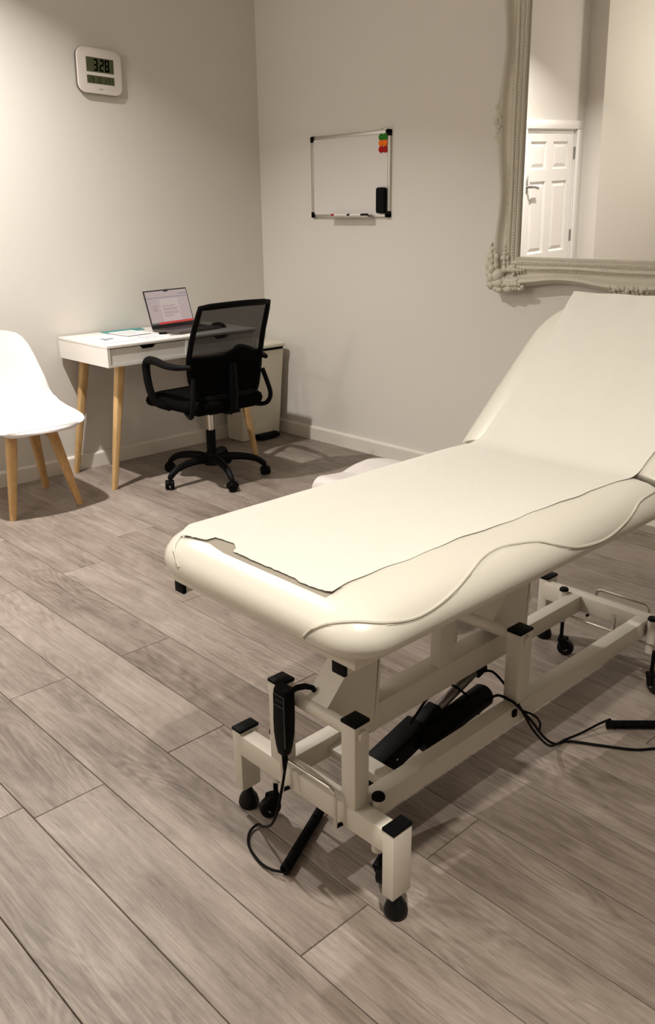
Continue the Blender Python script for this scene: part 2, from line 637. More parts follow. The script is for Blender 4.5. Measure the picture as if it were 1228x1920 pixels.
hd = MB().box(XD - 0.002, XD + 0.008, LY0 - 0.052, LY0 - 0.016, 1.385, 1.525, 0.003).build('handle_plate', 'handlegrey', door)
lv = MB()
lv.cyl((XD + 0.006, LY0 - 0.034, 1.43), (XD + 0.05, LY0 - 0.034, 1.43), 0.010)
lv.tube([(XD + 0.05, LY0 - 0.030, 1.43), (XD + 0.052, LY0 - 0.07, 1.43), (XD + 0.05, LY0 - 0.11, 1.425), (XD + 0.046, LY0 - 0.145, 1.418)], [0.011, 0.010, 0.010, 0.011])
lv.build('lever', 'handlegrey', hd)
for z in (0.22, 1.0, 1.69):
    MB().cyl((XD + 0.004, LY1 - 0.006, z - 0.05), (XD + 0.004, LY1 - 0.006, z + 0.05), 0.009).build('hinge', 'handlegrey', door)

# ------------------------------------------------------------------ treatment couch
couch = thing('treatment_couch', 'cream vinyl treatment couch on a powder-coated lifting frame', 'couch', (3.26, -2.0, 0))
FY = -2.60


def capbox(mb_parent, x0, x1, y0, y1, z, over=0.001):
    MB().box(x0 - over, x1 + over, y0 - over, y1 + over, z, z + 0.008, 0.002).build('end_cap', 'black', mb_parent)


def leg(x0, x1, y0, y1, z0, z1):
    o = MB().box(x0, x1, y0, y1, z0, z1, 0.003).build('leg', 'steel', couch)
    capbox(o, x0, x1, y0, y1, z1)
    cx, cy = (x0 + x1) / 2, (y0 + y1) / 2
    MB().lathe([(0.0220, 0), (0.0250, 0.004), (0.0255, 0.013), (0.0220, 0.027), (0.014, 0.039), (0.011, 0.046), (0.006, z0 + 0.002)], cx, cy, 20).build('rubber_foot', 'rubber', o)
    return o


leg(3.470, 3.501, FY, FY + 0.056, 0.057, 0.217)
leg(2.983, 3.014, FY, FY + 0.056, 0.060, 0.222)
HY = -1.345
leg(2.997, 3.029, HY + 0.02, HY + 0.08, 0.057, 0.222)
leg(3.470, 3.501, HY + 0.02, HY + 0.08, 0.057, 0.220)
MB().box(3.012, 3.472, FY, FY + 0.04, 0.163, 0.218, 0.003).build('crossbar', 'steel', couch)
MB().box(3.027, 3.472, HY, HY + 0.038, 0.163, 0.218, 0.003).build('crossbar', 'steel', couch)
MB().box(3.354, 3.394, FY + 0.040, HY, 0.164, 0.2175, 0.003).build('rail', 'steel', couch)
MB().box(3.126, 3.166, FY + 0.040, HY, 0.164, 0.2175, 0.003).build('rail', 'steel', couch)
MB().box(3.165, 3.355, -2.46, -2.415, 0.172, 0.196, 0.002).build('mounting_bar', 'steel', couch)


def post(x0, x1, y0, y1, z1):
    o = MB().box(x0, x1, y0, y1, 0.217, z1, 0.003).build('post', 'steel', couch)
    capbox(o, x0, x1, y0, y1, z1)
    return o


post(3.354, 3.394, FY, FY + 0.042, 0.414)
post(3.126, 3.166, FY, FY + 0.042, 0.412)
post(3.354, 3.394, -2.032, -1.980, 0.410)
post(3.126, 3.166, -2.032, -1.980, 0.410)
for y in (-2.580, -2.006):
    o = MB().cyl((3.12, y, 0.392), (3.385, y, 0.392), 0.016, n=20).build('pivot_tube', 'steel', couch)
    MB().lathe([(0.0135, 0), (0.0135, 0.005), (0.011, 0.008), (0.004, 0.009)], n=18).xf(Matrix.Translation((3.394, y, 0.392)) @ Matrix.Rotation(PI / 2, 4, 'Y')).build('bolt', 'steel', o)

for dy in (0.0, 0.574):
    y = -2.58 + dy
    # boxed sheet bracket with a sloping front face
    prof = [(y - 0.004, 0.403), (y + 0.168, 0.580), (y + 0.168, 0.632), (y + 0.155, 0.290), (y + 0.140, 0.285)]
    MB().prism(prof, 0, 3.227, 3.293).build('lift_bracket', 'steel', couch, smooth=False)
    MB().box(2.999, 3.456, y + 0.15, y + 0.19, 0.630, 0.661, 0.003).build('top_crossmember', 'steel', couch)
MB().box(3.2305, 3.2895, -2.43, -1.86, 0.284, 0.350, 0.003).build('link_bar', 'steel', couch)
MB().box(3.258, 3.2895, -2.207, -2.152, 0.349, 0.661, 0.003).build('link_post', 'steel', couch)
MB().box(2.999, 3.456, -2.20, -2.16, 0.630, 0.661, 0.003).build('top_crossmember', 'steel', couch)

for (x0, x1) in ((2.970, 3.000), (3.455, 3.485)):
    o = MB().box(x0, x1, -2.712, -1.72, 0.618, 0.661, 0.003).build('top_rail', 'steel', couch)
    MB().box(x0 - 0.001, x1 + 0.001, -2.719, -2.710, 0.617, 0.661, 0.002).build('end_cap', 'black', o)

# mattress
PX0, PX1 = 2.955, 3.588
CY, CZ = -1.755, 0.775
ALPHA = R(40)
PROF = [(0.10, 0.681), (0.065, 0.679), (0.040, 0.681), (0.020, 0.687), (0.0065, 0.699), (0.0, 0.716), (0.003, 0.734), (0.012, 0.748), (0.027, 0.760), (0.048, 0.7685), (0.075, 0.7732), (0.105, 0.7748), (0.16, 0.775), (0.24, 0.7755)]


def pad(x0, x1, y0, y1, rad, k0, k1, dz=0.0):
    """rounded upholstered pad; k0/k1 scale the edge roll at its y0/y1 ends"""
    rings = []
    for d, z in PROF:
        rs = [max(r - d * 0.6, 0.006) for r in rad]
        pl = rrect(x0 + d, x1 - d, y0 + d * k0, y1 - d * k1, rs, 8)
        # add points along the straight edges
        full = []
        for i in range(len(pl)):
            p, q = pl[i], pl[(i + 1) % len(pl)]
            full.append(p)
            if i % 9 == 8:
                for j in range(1, 24):
                    t = j / 24
                    full.append((lerp(p[0], q[0], t), lerp(p[1], q[1], t)))
        rings.append([(px, py, z + dz) for px, py in full])
    mb = MB()
    mb.grid(rings, closed=True)
    n = len(rings[0])
    mb.f.append(tuple(range(n - 1, -1, -1)))
    mb.f.append(tuple((len(rings) - 1) * n + i for i in range(n)))
    return mb


BM = Matrix.Translation((0, CY, CZ)) @ Matrix.Rotation(ALPHA, 4, 'X') @ Matrix.Translation((0, 0, -0.775))
seat_pad = pad(PX0, PX1, -2.786, CY - 0.002, (0.125, 0.085, 0.02, 0.02), 1.0, 0.12).build('leg_section_pad', 'vinyl', couch, ang=70)
back_pad = pad(PX0, PX1, 0.002, 0.600, (0.02, 0.02, 0.17, 0.17), 0.12, 0.8).xf(BM).build('backrest_pad', 'vinyl', couch, ang=70)
MB().box(PX0 + 0.05, PX1 - 0.05, -2.745, CY - 0.01, 0.660, 0.690, 0.004).build('pad_board', 'steel', seat_pad)
MB().box(PX0 + 0.05, PX1 - 0.05, 0.012, 0.53, 0.660, 0.690, 0.003).xf(BM).build('pad_board', 'steel', back_pad)
for x0 in (2.983, 3.471):
    MB().box(x0, x0 + 0.03, 0.10, 0.50, 0.626, 0.661, 0.003).xf(BM).build('backrest_rail', 'steel', couch)
    MB().cyl((x0 + 0.015, -1.725, 0.655), (x0 + 0.015, -1.50, 0.86), 0.010).build('hinge_stay', 'steel', couch)


def snap(objs, pts, off):
    """put points on the nearest upholstery surface"""
    from mathutils.bvhtree import BVHTree
    out = []
    trees = [BVHTree.FromPolygons([v.co for v in o.data.vertices], [p.vertices for p in o.data.polygons]) for o in objs]
    for p in pts:
        best = None
        for t in trees:
            loc, nor, idx, dist = t.find_nearest(Vector(p))
            if best is None or dist < best[2]:
                best = (loc, nor, dist)
        out.append(best[0] + best[1] * off)
    return out


# piping along the near side, over the foot corner
PIPE = [(3.4543, -2.7867, 0.7074), (3.4687, -2.7885, 0.7252), (3.4841, -2.7844, 0.7381), (3.51, -2.7727, 0.7519), (3.5386, -2.7524, 0.7587), (3.5709, -2.7114, 0.7519), (3.5801, -2.6564, 0.7416), (3.5802, -2.6016, 0.7415), (3.5736, -2.5362, 0.7499), (3.5594, -2.473, 0.7607), (3.5412, -2.4095, 0.768), (3.5354, -2.3514, 0.7693), (3.5455, -2.2952, 0.7663), (3.5588, -2.2504, 0.7609), (3.5763, -2.2093, 0.7475), (3.5857, -2.1525, 0.7295), (3.5877, -2.0702, 0.7177), (3.5873, -2.0037, 0.7201), (3.5831, -1.9299, 0.7369), (3.569, -1.8581, 0.7536), (3.5636, -1.7774, 0.7579)]
PIPE_FAR = [(3.0936, -2.7879, 0.7285), (3.0764, -2.7813, 0.7429), (3.0522, -2.769, 0.7552), (3.0396, -2.752, 0.7642), (3.0355, -2.7386, 0.7687)]
# darker taupe strip laid on the pad along the paper's torn foot edge
foot_strip = MB().grid([snap([seat_pad], [(x, lerp(y0, -2.700, q / 4), 0.80) for x, y0 in [(lerp(3.036, 3.462, i / 30), -2.746 + 0.012 * max(0, 1 - abs(i - 6) / 5)) for i in range(31)]], 0.0004) for q in range(5)])
foot_strip.build('paper_foot_strip', 'foot_strip', seat_pad, ang=80)
for path in (PIPE, PIPE_FAR):
    sp = spline(path, 10)
    a = snap([seat_pad], sp, 0.0006)
    MB().tube(a, 0.0028, 6).build('piping', 'piping', seat_pad)
    b = snap([seat_pad], [p + Vector((0, 0, -0.0062)) for p in a], 0.0)
    MB().tube(b, 0.0007, 5).build('stitch_line', 'stitch', seat_pad)
bp_path = [BM @ Vector(p) for p in [(2.956, 0.01, 0.735), (2.956, 0.10, 0.742), (2.957, 0.22, 0.752), (2.957, 0.34, 0.744), (2.965, 0.45, 0.735), (3.0, 0.54, 0.74)]]
MB().tube(snap([back_pad], spline(bp_path, 8), 0.0006), 0.0028, 6).build('piping', 'piping', back_pad)

# castors
def castor(cx, cy, ang, top, r=0.027):
    c = MB()
    c.box(-0.016, 0.016, -0.005, 0.022, 2 * r - 0.004, 2 * r + 0.006, 0.002)
    for s in (-1, 1):
        c.prism([(-0.004, 2 * r + 0.004), (0.024, 2 * r + 0.004), (0.030, r + 0.004), (0.022, r - 0.006), (0.012, r - 0.004)], 0, s * 0.0145 - 0.002, s * 0.0145 + 0.002)
    c.cyl((0, 0.004, 2 * r), (0, 0.004, top), 0.006, n=10)
    mtx = Matrix.Translation((cx, cy, 0)) @ Matrix.Rotation(ang, 4, 'Z')
    o = c.xf(mtx).build('castor', 'black', couch)
    w = MB().lathe([(0.004, -0.011), (0.021, -0.011), (r - 0.001, -0.008), (r, 0), (r - 0.001, 0.008), (0.021, 0.011), (0.004, 0.011)], n=22)
    w.xf(mtx @ Matrix.Translation((0, 0.020, r)) @ Matrix.Rotation(PI / 2, 4, 'Y')).build('wheel', 'rubber', o)
    h = MB().lathe([(0.004, -0.013), (0.009, -0.013), (0.009, 0.013), (0.004, 0.013)], n=14)
    h.xf(mtx @ Matrix.Translation((0, 0.020, r)) @ Matrix.Rotation(PI / 2, 4, 'Y')).build('wheel_hub', 'chrome', o)
    return o


def sleeve(cx, cy, z0, z1):
    o = MB().cyl((cx, cy, z0), (cx, cy, z1), 0.0135, n=18).build('castor_sleeve', 'steel', couch)
    MB().lathe([(0.0145, 0), (0.0145, 0.006), (0.012, 0.009), (0.004, 0.0095)], cx, cy, 18, z1).build('end_cap', 'black', o)


sleeve(3.409, -2.546, 0.10, 0.232)
castor(3.413, -2.543, R(20), 0.11)
sleeve(3.078, -2.545, 0.10, 0.232)
castor(3.075, -2.543, R(160), 0.11)
sleeve(3.113, -1.362, 0.12, 0.226)
castor(3.113, -1.362, R(-70), 0.13)
sleeve(3.413, -1.362, 0.12, 0.226)
castor(3.427, -1.362, R(-120), 0.13)

# chrome brake handles at both ends
for (yy, x0, x1, zt, zb) in ((-2.618, 3.186, 3.355, 0.258, 0.165), (-1.275, 3.180, 3.360, 0.226, 0.150)):
    p = [(x0, yy, zb), (x0, yy, zt - 0.018), (x0 + 0.005, yy, zt - 0.005), (x0 + 0.018, yy, zt), (x1 - 0.018, yy, zt), (x1 - 0.005, yy, zt - 0.005), (x1, yy, zt - 0.018), (x1, yy, zb)]
    o = MB().tube(p, 0.0042, 10).build('brake_handle', 'chrome', couch)
    s = 1 if yy < -2 else -1
    for x in (x0, x1):
        MB().cyl((x, yy, zb + 0.004), (x, yy + s * 0.05, zb - 0.004), 0.0045, n=10).build('handle_pivot', 'black', o)
o = MB().cyl((3.10, -1.372, 0.150), (3.44, -1.372, 0.150), 0.004, n=10).build('brake_rod', 'chrome', couch)
MB().cyl((3.298, -1.372, 0.146), (3.298, -1.372, 0.212), 0.0055, n=10).build('rod_link', 'chrome', o)
MB().cyl((3.06, -2.50, 0.125), (3.43, -2.50, 0.125), 0.004, n=10).build('brake_rod', 'chrome', couch)

# actuator with its gearbox and rod
act = MB()
A0, A1 = Vector((3.272, -2.43, 0.150)), Vector((3.272, -2.02, 0.262))
dirv = (A1 - A0).normalized()
rotx = math.asin(dirv.z)
am = Matrix.Translation(A0) @ Matrix.Rotation(rotx, 4, 'X')
act.box(-0.034, 0.022, -0.01, 0.185, -0.028, 0.030, 0.006)
act.box(-0.026, 0.016, 0.180, 0.255, -0.020, 0.024, 0.006)
act.xf(am)
actuator = act.build('actuator', 'black', couch)
mot = MB()
mot.tube([(0.020, 0.155, -0.012), (0.022, 0.17, -0.012), (0.022, 0.40, -0.050), (0.022, 0.41, -0.051)], [0.026, 0.031, 0.031, 0.024], 18)
mot.xf(am).build('motor', 'black', actuator)
MB().tube([(-0.004, 0.25, 0.004), (-0.004, 0.425, 0.010)], 0.0125, 14).xf(am).build('piston_rod', 'rod', actuator)
MB().box(-0.019, 0.011, 0.405, 0.445, -0.006, 0.026, 0.004).xf(am).build('rod_end', 'black', actuator)
MB().tube([am @ Vector((-0.004, 0.43, 0.012)), (3.268, -2.00, 0.29)], 0.012, 12).build('rod_clevis', 'steel', actuator)
for (x, y, z) in ((0.0225, 0.02, -0.012), (0.0225, 0.075, 0.005), (0.0225, 0.035, 0.018), (0.0225, -0.002, 0.006)):
    MB().ell((x, y, z), 0.0018, 0.003, 0.003).xf(am).build('screw', 'chrome', actuator)

# hand control hanging on the foot-end post
hc = thing('hand_control', 'black corded hand control hooked on the couch foot post', 'remote control', (3.20, -2.63, 0.0))
hb = MB()
secs = [(0.437, 0.019, 0.013), (0.430, 0.021, 0.0145), (0.40, 0.0215, 0.015), (0.36, 0.0215, 0.0155), (0.325, 0.0205, 0.015), (0.295, 0.017, 0.013), (0.274, 0.013, 0.011), (0.270, 0.010, 0.008)]
rows_ = []
HX, HYc = 3.203, -2.6195
for z, hx, hy in secs:
    rows_.append([(HX - (0.437 - z) * 0.03 + px, HYc + py, z) for px, py in rrect(-hx, hx, -hy, hy, 0.006, 3)])
hb.grid(rows_, closed=True)
n_ = len(rows_[0])
hb.f.append(tuple(range(n_ - 1, -1, -1)))
hb.f.append(tuple((len(rows_) - 1) * n_ + i for i in range(n_)))
hbo = hb.build('handset', 'black', hc)
hk = MB()
hk.tube([(3.214, -2.610, 0.428), (3.222, -2.600, 0.436), (3.232, -2.586, 0.438), (3.238, -2.570, 0.430), (3.239, -2.563, 0.418)], [0.006, 0.007, 0.007, 0.006, 0.005], 8)
hk.build('hook', 'black', hc)
pr_ = MB()
fy = HYc - 0.0158
for (xa, xb, za, zb) in ((-0.017, 0.017, 0.4225, 0.4235), (-0.017, 0.017, 0.3965, 0.3975), (-0.017, -0.016, 0.3965, 0.4235), (0.016, 0.017, 0.300, 0.4235), (-0.012, 0.012, 0.4098, 0.4104)):
    pr_.box(HX + xa - 0.001, HX + xb - 0.001, fy, fy + 0.002, za, zb)
pr_.build('button_outline', 'label', hc, smooth=False)
cord = spline([(3.200, -2.622, 0.272), (3.204, -2.625, 0.235), (3.208, -2.640, 0.19), (3.204, -2.650, 0.14), (3.175, -2.645, 0.085), (3.12, -2.625, 0.035), (3.080, -2.612, 0.010), (3.085, -2.640, 0.006), (3.118, -2.668, 0.005), (3.175, -2.684, 0.006), (3.215, -2.684, 0.010), (3.243, -2.676, 0.016)], 8)
MB().tube([(3.200, -2.620, 0.276), (3.202, -2.6225, 0.255), (3.204, -2.625, 0.235)], [0.008, 0.006, 0.004], 8).build('strain_relief', 'black', hc)
MB().tube(cord, 0.0032, 7).build('cord', 'black', hc)


def coil(p0, p1, rc, rw, turns):
    p0, p1 = Vector(p0), Vector(p1)
    ax = (p1 - p0).normalized()
    a = Vector((0, 0, 1))
    a = (a - ax * a.dot(ax)).normalized()
    b = ax.cross(a)
    pts = []
    n = int(turns * 10)
    for i in range(n + 1):
        t = i / n
        th = 2 * PI * turns * t
        pts.append(p0.lerp(p1, t) + (a * math.cos(th) + b * math.sin(th)) * rc)
    return pts


MB().tube(coil((3.243, -2.668, 0.0145), (3.150, -2.470, 0.0145), 0.0098, 0.0030, 38), 0.0030, 5).build('coiled_cord', 'black', hc)
MB().tube(spline([(3.150, -2.470, 0.016), (3.145, -2.44, 0.03), (3.20, -2.43, 0.09), (3.25, -2.425, 0.135)], 8), 0.0032, 7).build('cord', 'black', hc)

# mains cables
pc = thing('power_cable', 'black power cable looping off the couch rail to a coiled lead', 'cable', (3.45, -1.80, 0))
MB().tube(spline([(3.300, -2.06, 0.165), (3.335, -2.04, 0.225), (3.385, -2.045, 0.236), (3.402, -2.035, 0.222), (3.406, -1.975, 0.155), (3.400, -1.90, 0.07), (3.395, -1.83, 0.012), (3.41, -1.785, 0.006), (3.47, -1.745, 0.005), (3.55, -1.695, 0.005), (3.592, -1.645, 0.005), (3.66, -1.56, 0.005), (3.80, -1.47, 0.005)], 8), 0.0036, 7).build('cord', 'black', pc)
MB().tube(spline([(3.275, -2.02, 0.262), (3.30, -2.00, 0.262), (3.36, -2.01, 0.235), (3.404, -2.02, 0.205), (3.412, -1.965, 0.12), (3.404, -1.87, 0.03), (3.402, -1.79, 0.010), (3.418, -1.73, 0.012), (3.436, -1.672, 0.022), (3.452, -1.640, 0.030)], 8), 0.0034, 7).build('cord', 'black', pc)
MB().tube(coil((3.445, -1.650, 0.0140), (3.620, -1.475, 0.0140), 0.0095, 0.0030, 42), 0.0030, 5).build('coiled_cord', 'black', pc)
MB().tube(spline([(3.404, -2.02, 0.205), (3.420, -1.99, 0.185), (3.424, -1.965, 0.155), (3.413, -1.945, 0.115)], 8), 0.003, 7).build('cord_loop', 'black', pc)
MB().box(3.395, 3.402, -2.050, -2.036, 0.196, 0.214, 0.001).build('cable_clip', 'black', pc)
MB().tube(spline([(3.28, -2.30, 0.235), (3.285, -2.24, 0.285), (3.285, -2.17, 0.29), (3.29, -2.12, 0.255), (3.295, -2.07, 0.20)], 8), 0.0032, 7).build('motor_lead', 'black', actuator)

# couch roll paper
def paper_profile(s):
    """s: arc length from the crease; returns (y, z) and normal angle, with a soft fold"""
    rad = 0.10
    h = rad * math.tan(ALPHA / 2)
    arc = rad * ALPHA
    if s < -arc / 2:
        return CY - h + (s + arc / 2), CZ, 0.0
    if s > arc / 2:
        l = h + (s - arc / 2)
        return CY + l * math.cos(ALPHA), CZ + l * math.sin(ALPHA), ALPHA
    a = (s + arc / 2) / rad
    return CY - h + rad * math.sin(a), CZ + rad * (1 - math.cos(a)), a


def edge_drop(x):
    tab = [(0.0, 0.057), (0.003, 0.041), (0.012, 0.027), (0.027, 0.015), (0.048, 0.0065), (0.075, 0.0018), (0.105, 0.0002), (0.2, 0)]
    return interp(tab, max(0, x - PX0))


rng = random.Random(5)
foot_edge = [(2.955, -2.748), (3.039, -2.7395), (3.075, -2.734), (3.112, -2.726), (3.117, -2.709), (3.140, -2.7055), (3.167, -2.703), (3.188, -2.712), (3.194, -2.726), (3.265, -2.728), (3.335, -2.726), (3.376, -2.7265), (3.384, -2.730), (3.42, -2.7305), (3.47, -2.7255)]
NS, NU = 210, 60
prow = []
S1 = 0.575
for i in range(NS + 1):
    row = []
    for j in range(NU + 1):
        u = j / NU
        t = (i / NS)
        # left and right margins of the sheet along its length
        s_guess = lerp(-0.98, S1, t)
        xl = interp([(-1.0, 3.042), (-0.97, 3.038), (-0.93, 3.006), (-0.87, 2.972), (-0.78, 2.958), (-0.6, 2.955), (-0.12, 2.962), (-0.02, 3.015), (0.05, 3.038), (0.17, 3.044), (0.32, 3.052), (0.55, 3.036)], s_guess)
        xr = interp([(-1.0, 3.463), (-0.8, 3.456), (-0.6, 3.462), (-0.35, 3.476), (-0.1, 3.487), (0.0, 3.500), (0.1, 3.512), (0.6, 3.52)], s_guess)
        xr += 0.0025 * math.sin(s_guess * 23) + 0.0015 * math.sin(s_guess * 57 + 1)
        x = lerp(xl, xr, u)
        fe = interp(foot_edge, x) + 0.0022 * noise.noise(Vector((x * 90, 0.3, 0))) + 0.0012 * noise.noise(Vector((x * 260, 0.7, 0)))
        s0 = fe - CY
        s = lerp(s0, S1, t ** 1.05 if t < 1 else 1)
        y, z, a = paper_profile(s)
        d = 0.0005 - edge_drop(x)
        de = s - s0
        lift = 0.0020 * math.exp(-(de / 0.012) ** 2) * (0.6 + 0.5 * noise.noise(Vector((x * 14, 1.7, 0))))
        cur = 0.0006 * math.exp(-((xr - x) / 0.010) ** 2) * (1 + math.sin(s * 19))
        wr = 0.0007 * noise.noise(Vector((x * 7, s * 3.2, 0.4))) + 0.0003 * noise.noise(Vector((x * 22, s * 12, 2.2)))
        wb_ = 0.0
        if s > 0:
            wb_ = min(1, s / 0.15) * (0.0030 + 0.0030 * noise.noise(Vector((x * 9, s * 5, 5.4))))
        if s > 0.45:
            k2 = (s - 0.45) / 0.125
            wb_ += k2 * 0.004 * (1 + noise.noise(Vector((x * 16 + s * 3, 0, 8.8))))
        if s < -0.85:
            # follow the roll of the foot edge
            wr -= interp([(0.0, 0.015), (0.02, 0.0065), (0.048, 0.0018), (0.078, 0)], max(0, y + 2.763))
        hug = 0.2 + 0.8 * min(1.0, (xr - x) / 0.03)
        d += 0.0002 + max(0.0, lift) + cur + hug * (wr + wb_ + 0.0004) + 0.0008 * math.exp(-(de / 0.08) ** 2)
        row.append((x, y - math.sin(a) * d, z + math.cos(a) * d))
    prow.append(row)
pm = MB()
pm.grid(prow)
pp = pm.build('couch_roll_paper', 'paper', None, ang=60)
md = pp.modifiers.new('thin', 'SOLIDIFY')
md.thickness = 0.0003
md.offset = 1
es = pp.modifiers.new('crisp_edge', 'EDGE_SPLIT')
es.split_angle = R(50)
tag(pp, 'cream paper couch roll with torn foot edge lying on the treatment couch', 'paper sheet')

# ------------------------------------------------------------------ desk
DX1, DYL, DYR, DTOP, DBOT = 0.53, -1.465, -0.505, 0.760, 0.650
desk = thing('desk', 'white two-drawer writing desk on splayed oak legs', 'desk', (0.27, -0.985, 0))
X0 = 0.018
MB().box(X0, DX1, DYL, DYR, DTOP - 0.015, DTOP, 0.0015).build('desk_top', 'deskwhite', desk)
bd = MB()
bd.box(X0, DX1 - 0.001, DYL + 0.001, DYL + 0.016, DBOT, DTOP - 0.015)
bd.box(X0, DX1 - 0.001, DYR - 0.016, DYR - 0.001, DBOT, DTOP - 0.015)
bd.box(X0 + 0.0125, DX1 - 0.0012, DYL + 0.0163, DYR - 0.0163, DBOT + 0.0005, DBOT + 0.014)
bd.box(X0, X0 + 0.012, DYL + 0.0163, DYR - 0.0163, DBOT, DTOP - 0.0155)
ym = (DYL + DYR) / 2
bd.box(X0 + 0.0125, DX1 - 0.0014, ym - 0.008, ym + 0.008, DBOT + 0.0145, DTOP - 0.0155)
bd.build('carcass', 'deskwhite', desk, smooth=False)
for (ya, yb) in ((DYL + 0.018, ym - 0.010), (ym + 0.010, DYR - 0.018)):
    d_ = MB()
    yc, hw = (ya + yb) / 2, 0.050
    zt, zb = DTOP - 0.019, DBOT + 0.016
    d_.prism([(ya, zb), (yb, zb), (yb, zt), (yc + hw, zt), (yc + hw - 0.016, zt - 0.017), (yc - hw + 0.016, zt - 0.017), (yc - hw, zt), (ya, zt)], 0, DX1 - 0.022, DX1 - 0.006)
    dr = d_.build('drawer_front', 'deskwhite', desk, smooth=False)
    MB().prism([(yc - hw - 0.004, zt + 0.002), (yc - hw + 0.014, zt - 0.019), (yc + hw - 0.014, zt - 0.019), (yc + hw + 0.004, zt + 0.002)], 0, DX1 - 0.030, DX1 - 0.022).build('finger_pull', 'black', dr, smooth=False)
for (fx, fy_, tx, ty) in ((0.480, -1.470, 0.450, -1.355), (0.045, -1.458, 0.085, -1.355), (0.477, -0.503, 0.450, -0.615), (0.045, -0.505, 0.085, -0.615)):
    l_ = MB()
    rr_ = []
    for t in (0, 0.02, 0.5, 0.85, 1.0):
        h = lerp(0.0135, 0.0235, t)
        if t == 0:
            h = 0.0115
        cx, cy, z = lerp(fx, tx, t), lerp(fy_, ty, t), lerp(0.0005, DBOT + 0.001, t)
        rr_.append([(cx + p, cy + q, z) for p, q in rrect(-h, h, -h, h, h * 0.45, 3)])
    l_.grid(rr_, closed=True)
    n_ = len(rr_[0])
    l_.f.append(tuple(range(n_ - 1, -1, -1)))
    l_.f.append(tuple((len(rr_) - 1) * n_ + i for i in range(n_)))
    l_.build('leg', 'oakleg', desk, loc=(fx, fy_, 0))
for ty in (-1.355, -0.615):
    MB().box(0.08, 0.455, ty - 0.016, ty + 0.016, DBOT - 0.026, DBOT, 0.003).build('leg_brace', 'oakleg', desk)

# things on the desk
def sheet(name, label, cat, corners, z, lines, mt='sheet', th=0.0012):
    mb = MB()
    vs = [(x, y, z) for x, y in corners] + [(x, y, z + th) for x, y in corners]
    mb.add(vs, [(3, 2, 1, 0), (4, 5, 6, 7), (0, 1, 5, 4), (1, 2, 6, 5), (2, 3, 7, 6), (3, 0, 4, 7)])
    o = mb.build(name, mt, None, smooth=False)
    tag(o, label, cat)
    if lines:
        c = [Vector((x, y, z + th + 0.0002)) for x, y in corners]
        lm = MB()
        for (u0, u1, v0, v1) in lines:
            def P(u, v):
                return c[0].lerp(c[1], u).lerp(c[3].lerp(c[2], u), v)
            lm.add([P(u0, v0), P(u1, v0), P(u1, v1), P(u0, v1)], [(0, 1, 2, 3)])
        lm.build('printing', 'ink', o, smooth=False)
    return o


ZT = DTOP + 0.0002
txt = [(0.32, 0.60, 0.40, 0.43), (0.34, 0.66, 0.47, 0.49), (0.30, 0.55, 0.53, 0.56), (0.36, 0.62, 0.60, 0.63), (0.40, 0.66, 0.67, 0.70), (0.33, 0.50, 0.74, 0.76), (0.42, 0.70, 0.36, 0.46), (0.50, 0.62, 0.48, 0.66), (0.60, 0.74, 0.30, 0.36), (0.0, 1.0, 0.0, 0.035), (0.97, 1.0, 0.0, 1.0)]
sheet('document', 'white printed sheet nearest the left end of the desk', 'paper', [(0.150, -1.440), (0.447, -1.432), (0.438, -1.235), (0.135, -1.225)], ZT, txt)
sheet('folder', 'teal card folder lying against the wall at the back of the desk', 'folder', [(0.024, -1.215), (0.125, -1.225), (0.110, -0.98), (0.024, -0.955)], ZT, None, 'teal', 0.003)
tl = [(0.12, 0.9, v, v + 0.05) for v in (0.12, 0.24, 0.36)] + [(0.12, 0.75, 0.55, 0.62), (0.12, 0.85, 0.70, 0.75)]
sheet('document', 'white printed sheet overlapping the teal folder', 'paper', [(0.105, -1.215), (0.300, -1.205), (0.285, -1.045), (0.095, -1.06)], ZT + 0.0034, tl)
sheet('document', 'white printed sheet at the desk front edge before the laptop', 'paper', [(0.315, -1.215), (0.495, -1.200), (0.480, -1.045), (0.310, -1.050)], ZT, [(0.0, 1.0, 0.0, 0.045), (0.15, 0.8, 0.2, 0.28), (0.2, 0.9, 0.40, 0.46), (0.15, 0.7, 0.56, 0.62), (0.15, 0.9, 0.72, 0.78)])

lap = thing('laptop', 'open dark grey laptop with a document on its lit screen', 'laptop', (0.27, -0.83, DTOP))
LW, LD = 0.326, 0.220
LA = R(9)
lm_ = Matrix.Translation((0.205, -0.845, DTOP)) @ Matrix.Rotation(LA, 4, 'Z')
o = MB().box(0.0, LD, -LW / 2, LW / 2, 0.002, 0.014, 0.004).xf(lm_).build('laptop_base', 'laptop', lap)
MB().box(0.018, 0.118, -LW / 2 + 0.02, LW / 2 - 0.02, 0.0135, 0.0148).xf(lm_).build('keyboard', 'keys', o, smooth=False)
MB().box(0.128, 0.205, -0.062, 0.062, 0.0135, 0.0144).xf(lm_).build('trackpad', 'laptop', o, smooth=False)
sm = lm_ @ Matrix.Translation((0.004, 0, 0.014)) @ Matrix.Rotation(R(-16), 4, 'Y')
SH = 0.212
scr = MB().box(-0.005, 0.0, -LW / 2, LW / 2, 0.0, SH, 0.002).xf(sm).build('laptop_lid', 'keys', lap)


def scq(name, m, a0, a1, b0, b1, x):
    mb = MB().box(x - 0.0002, x, a0, a1, b0, b1).xf(sm)
    return mb.build(name, m, scr, smooth=False)


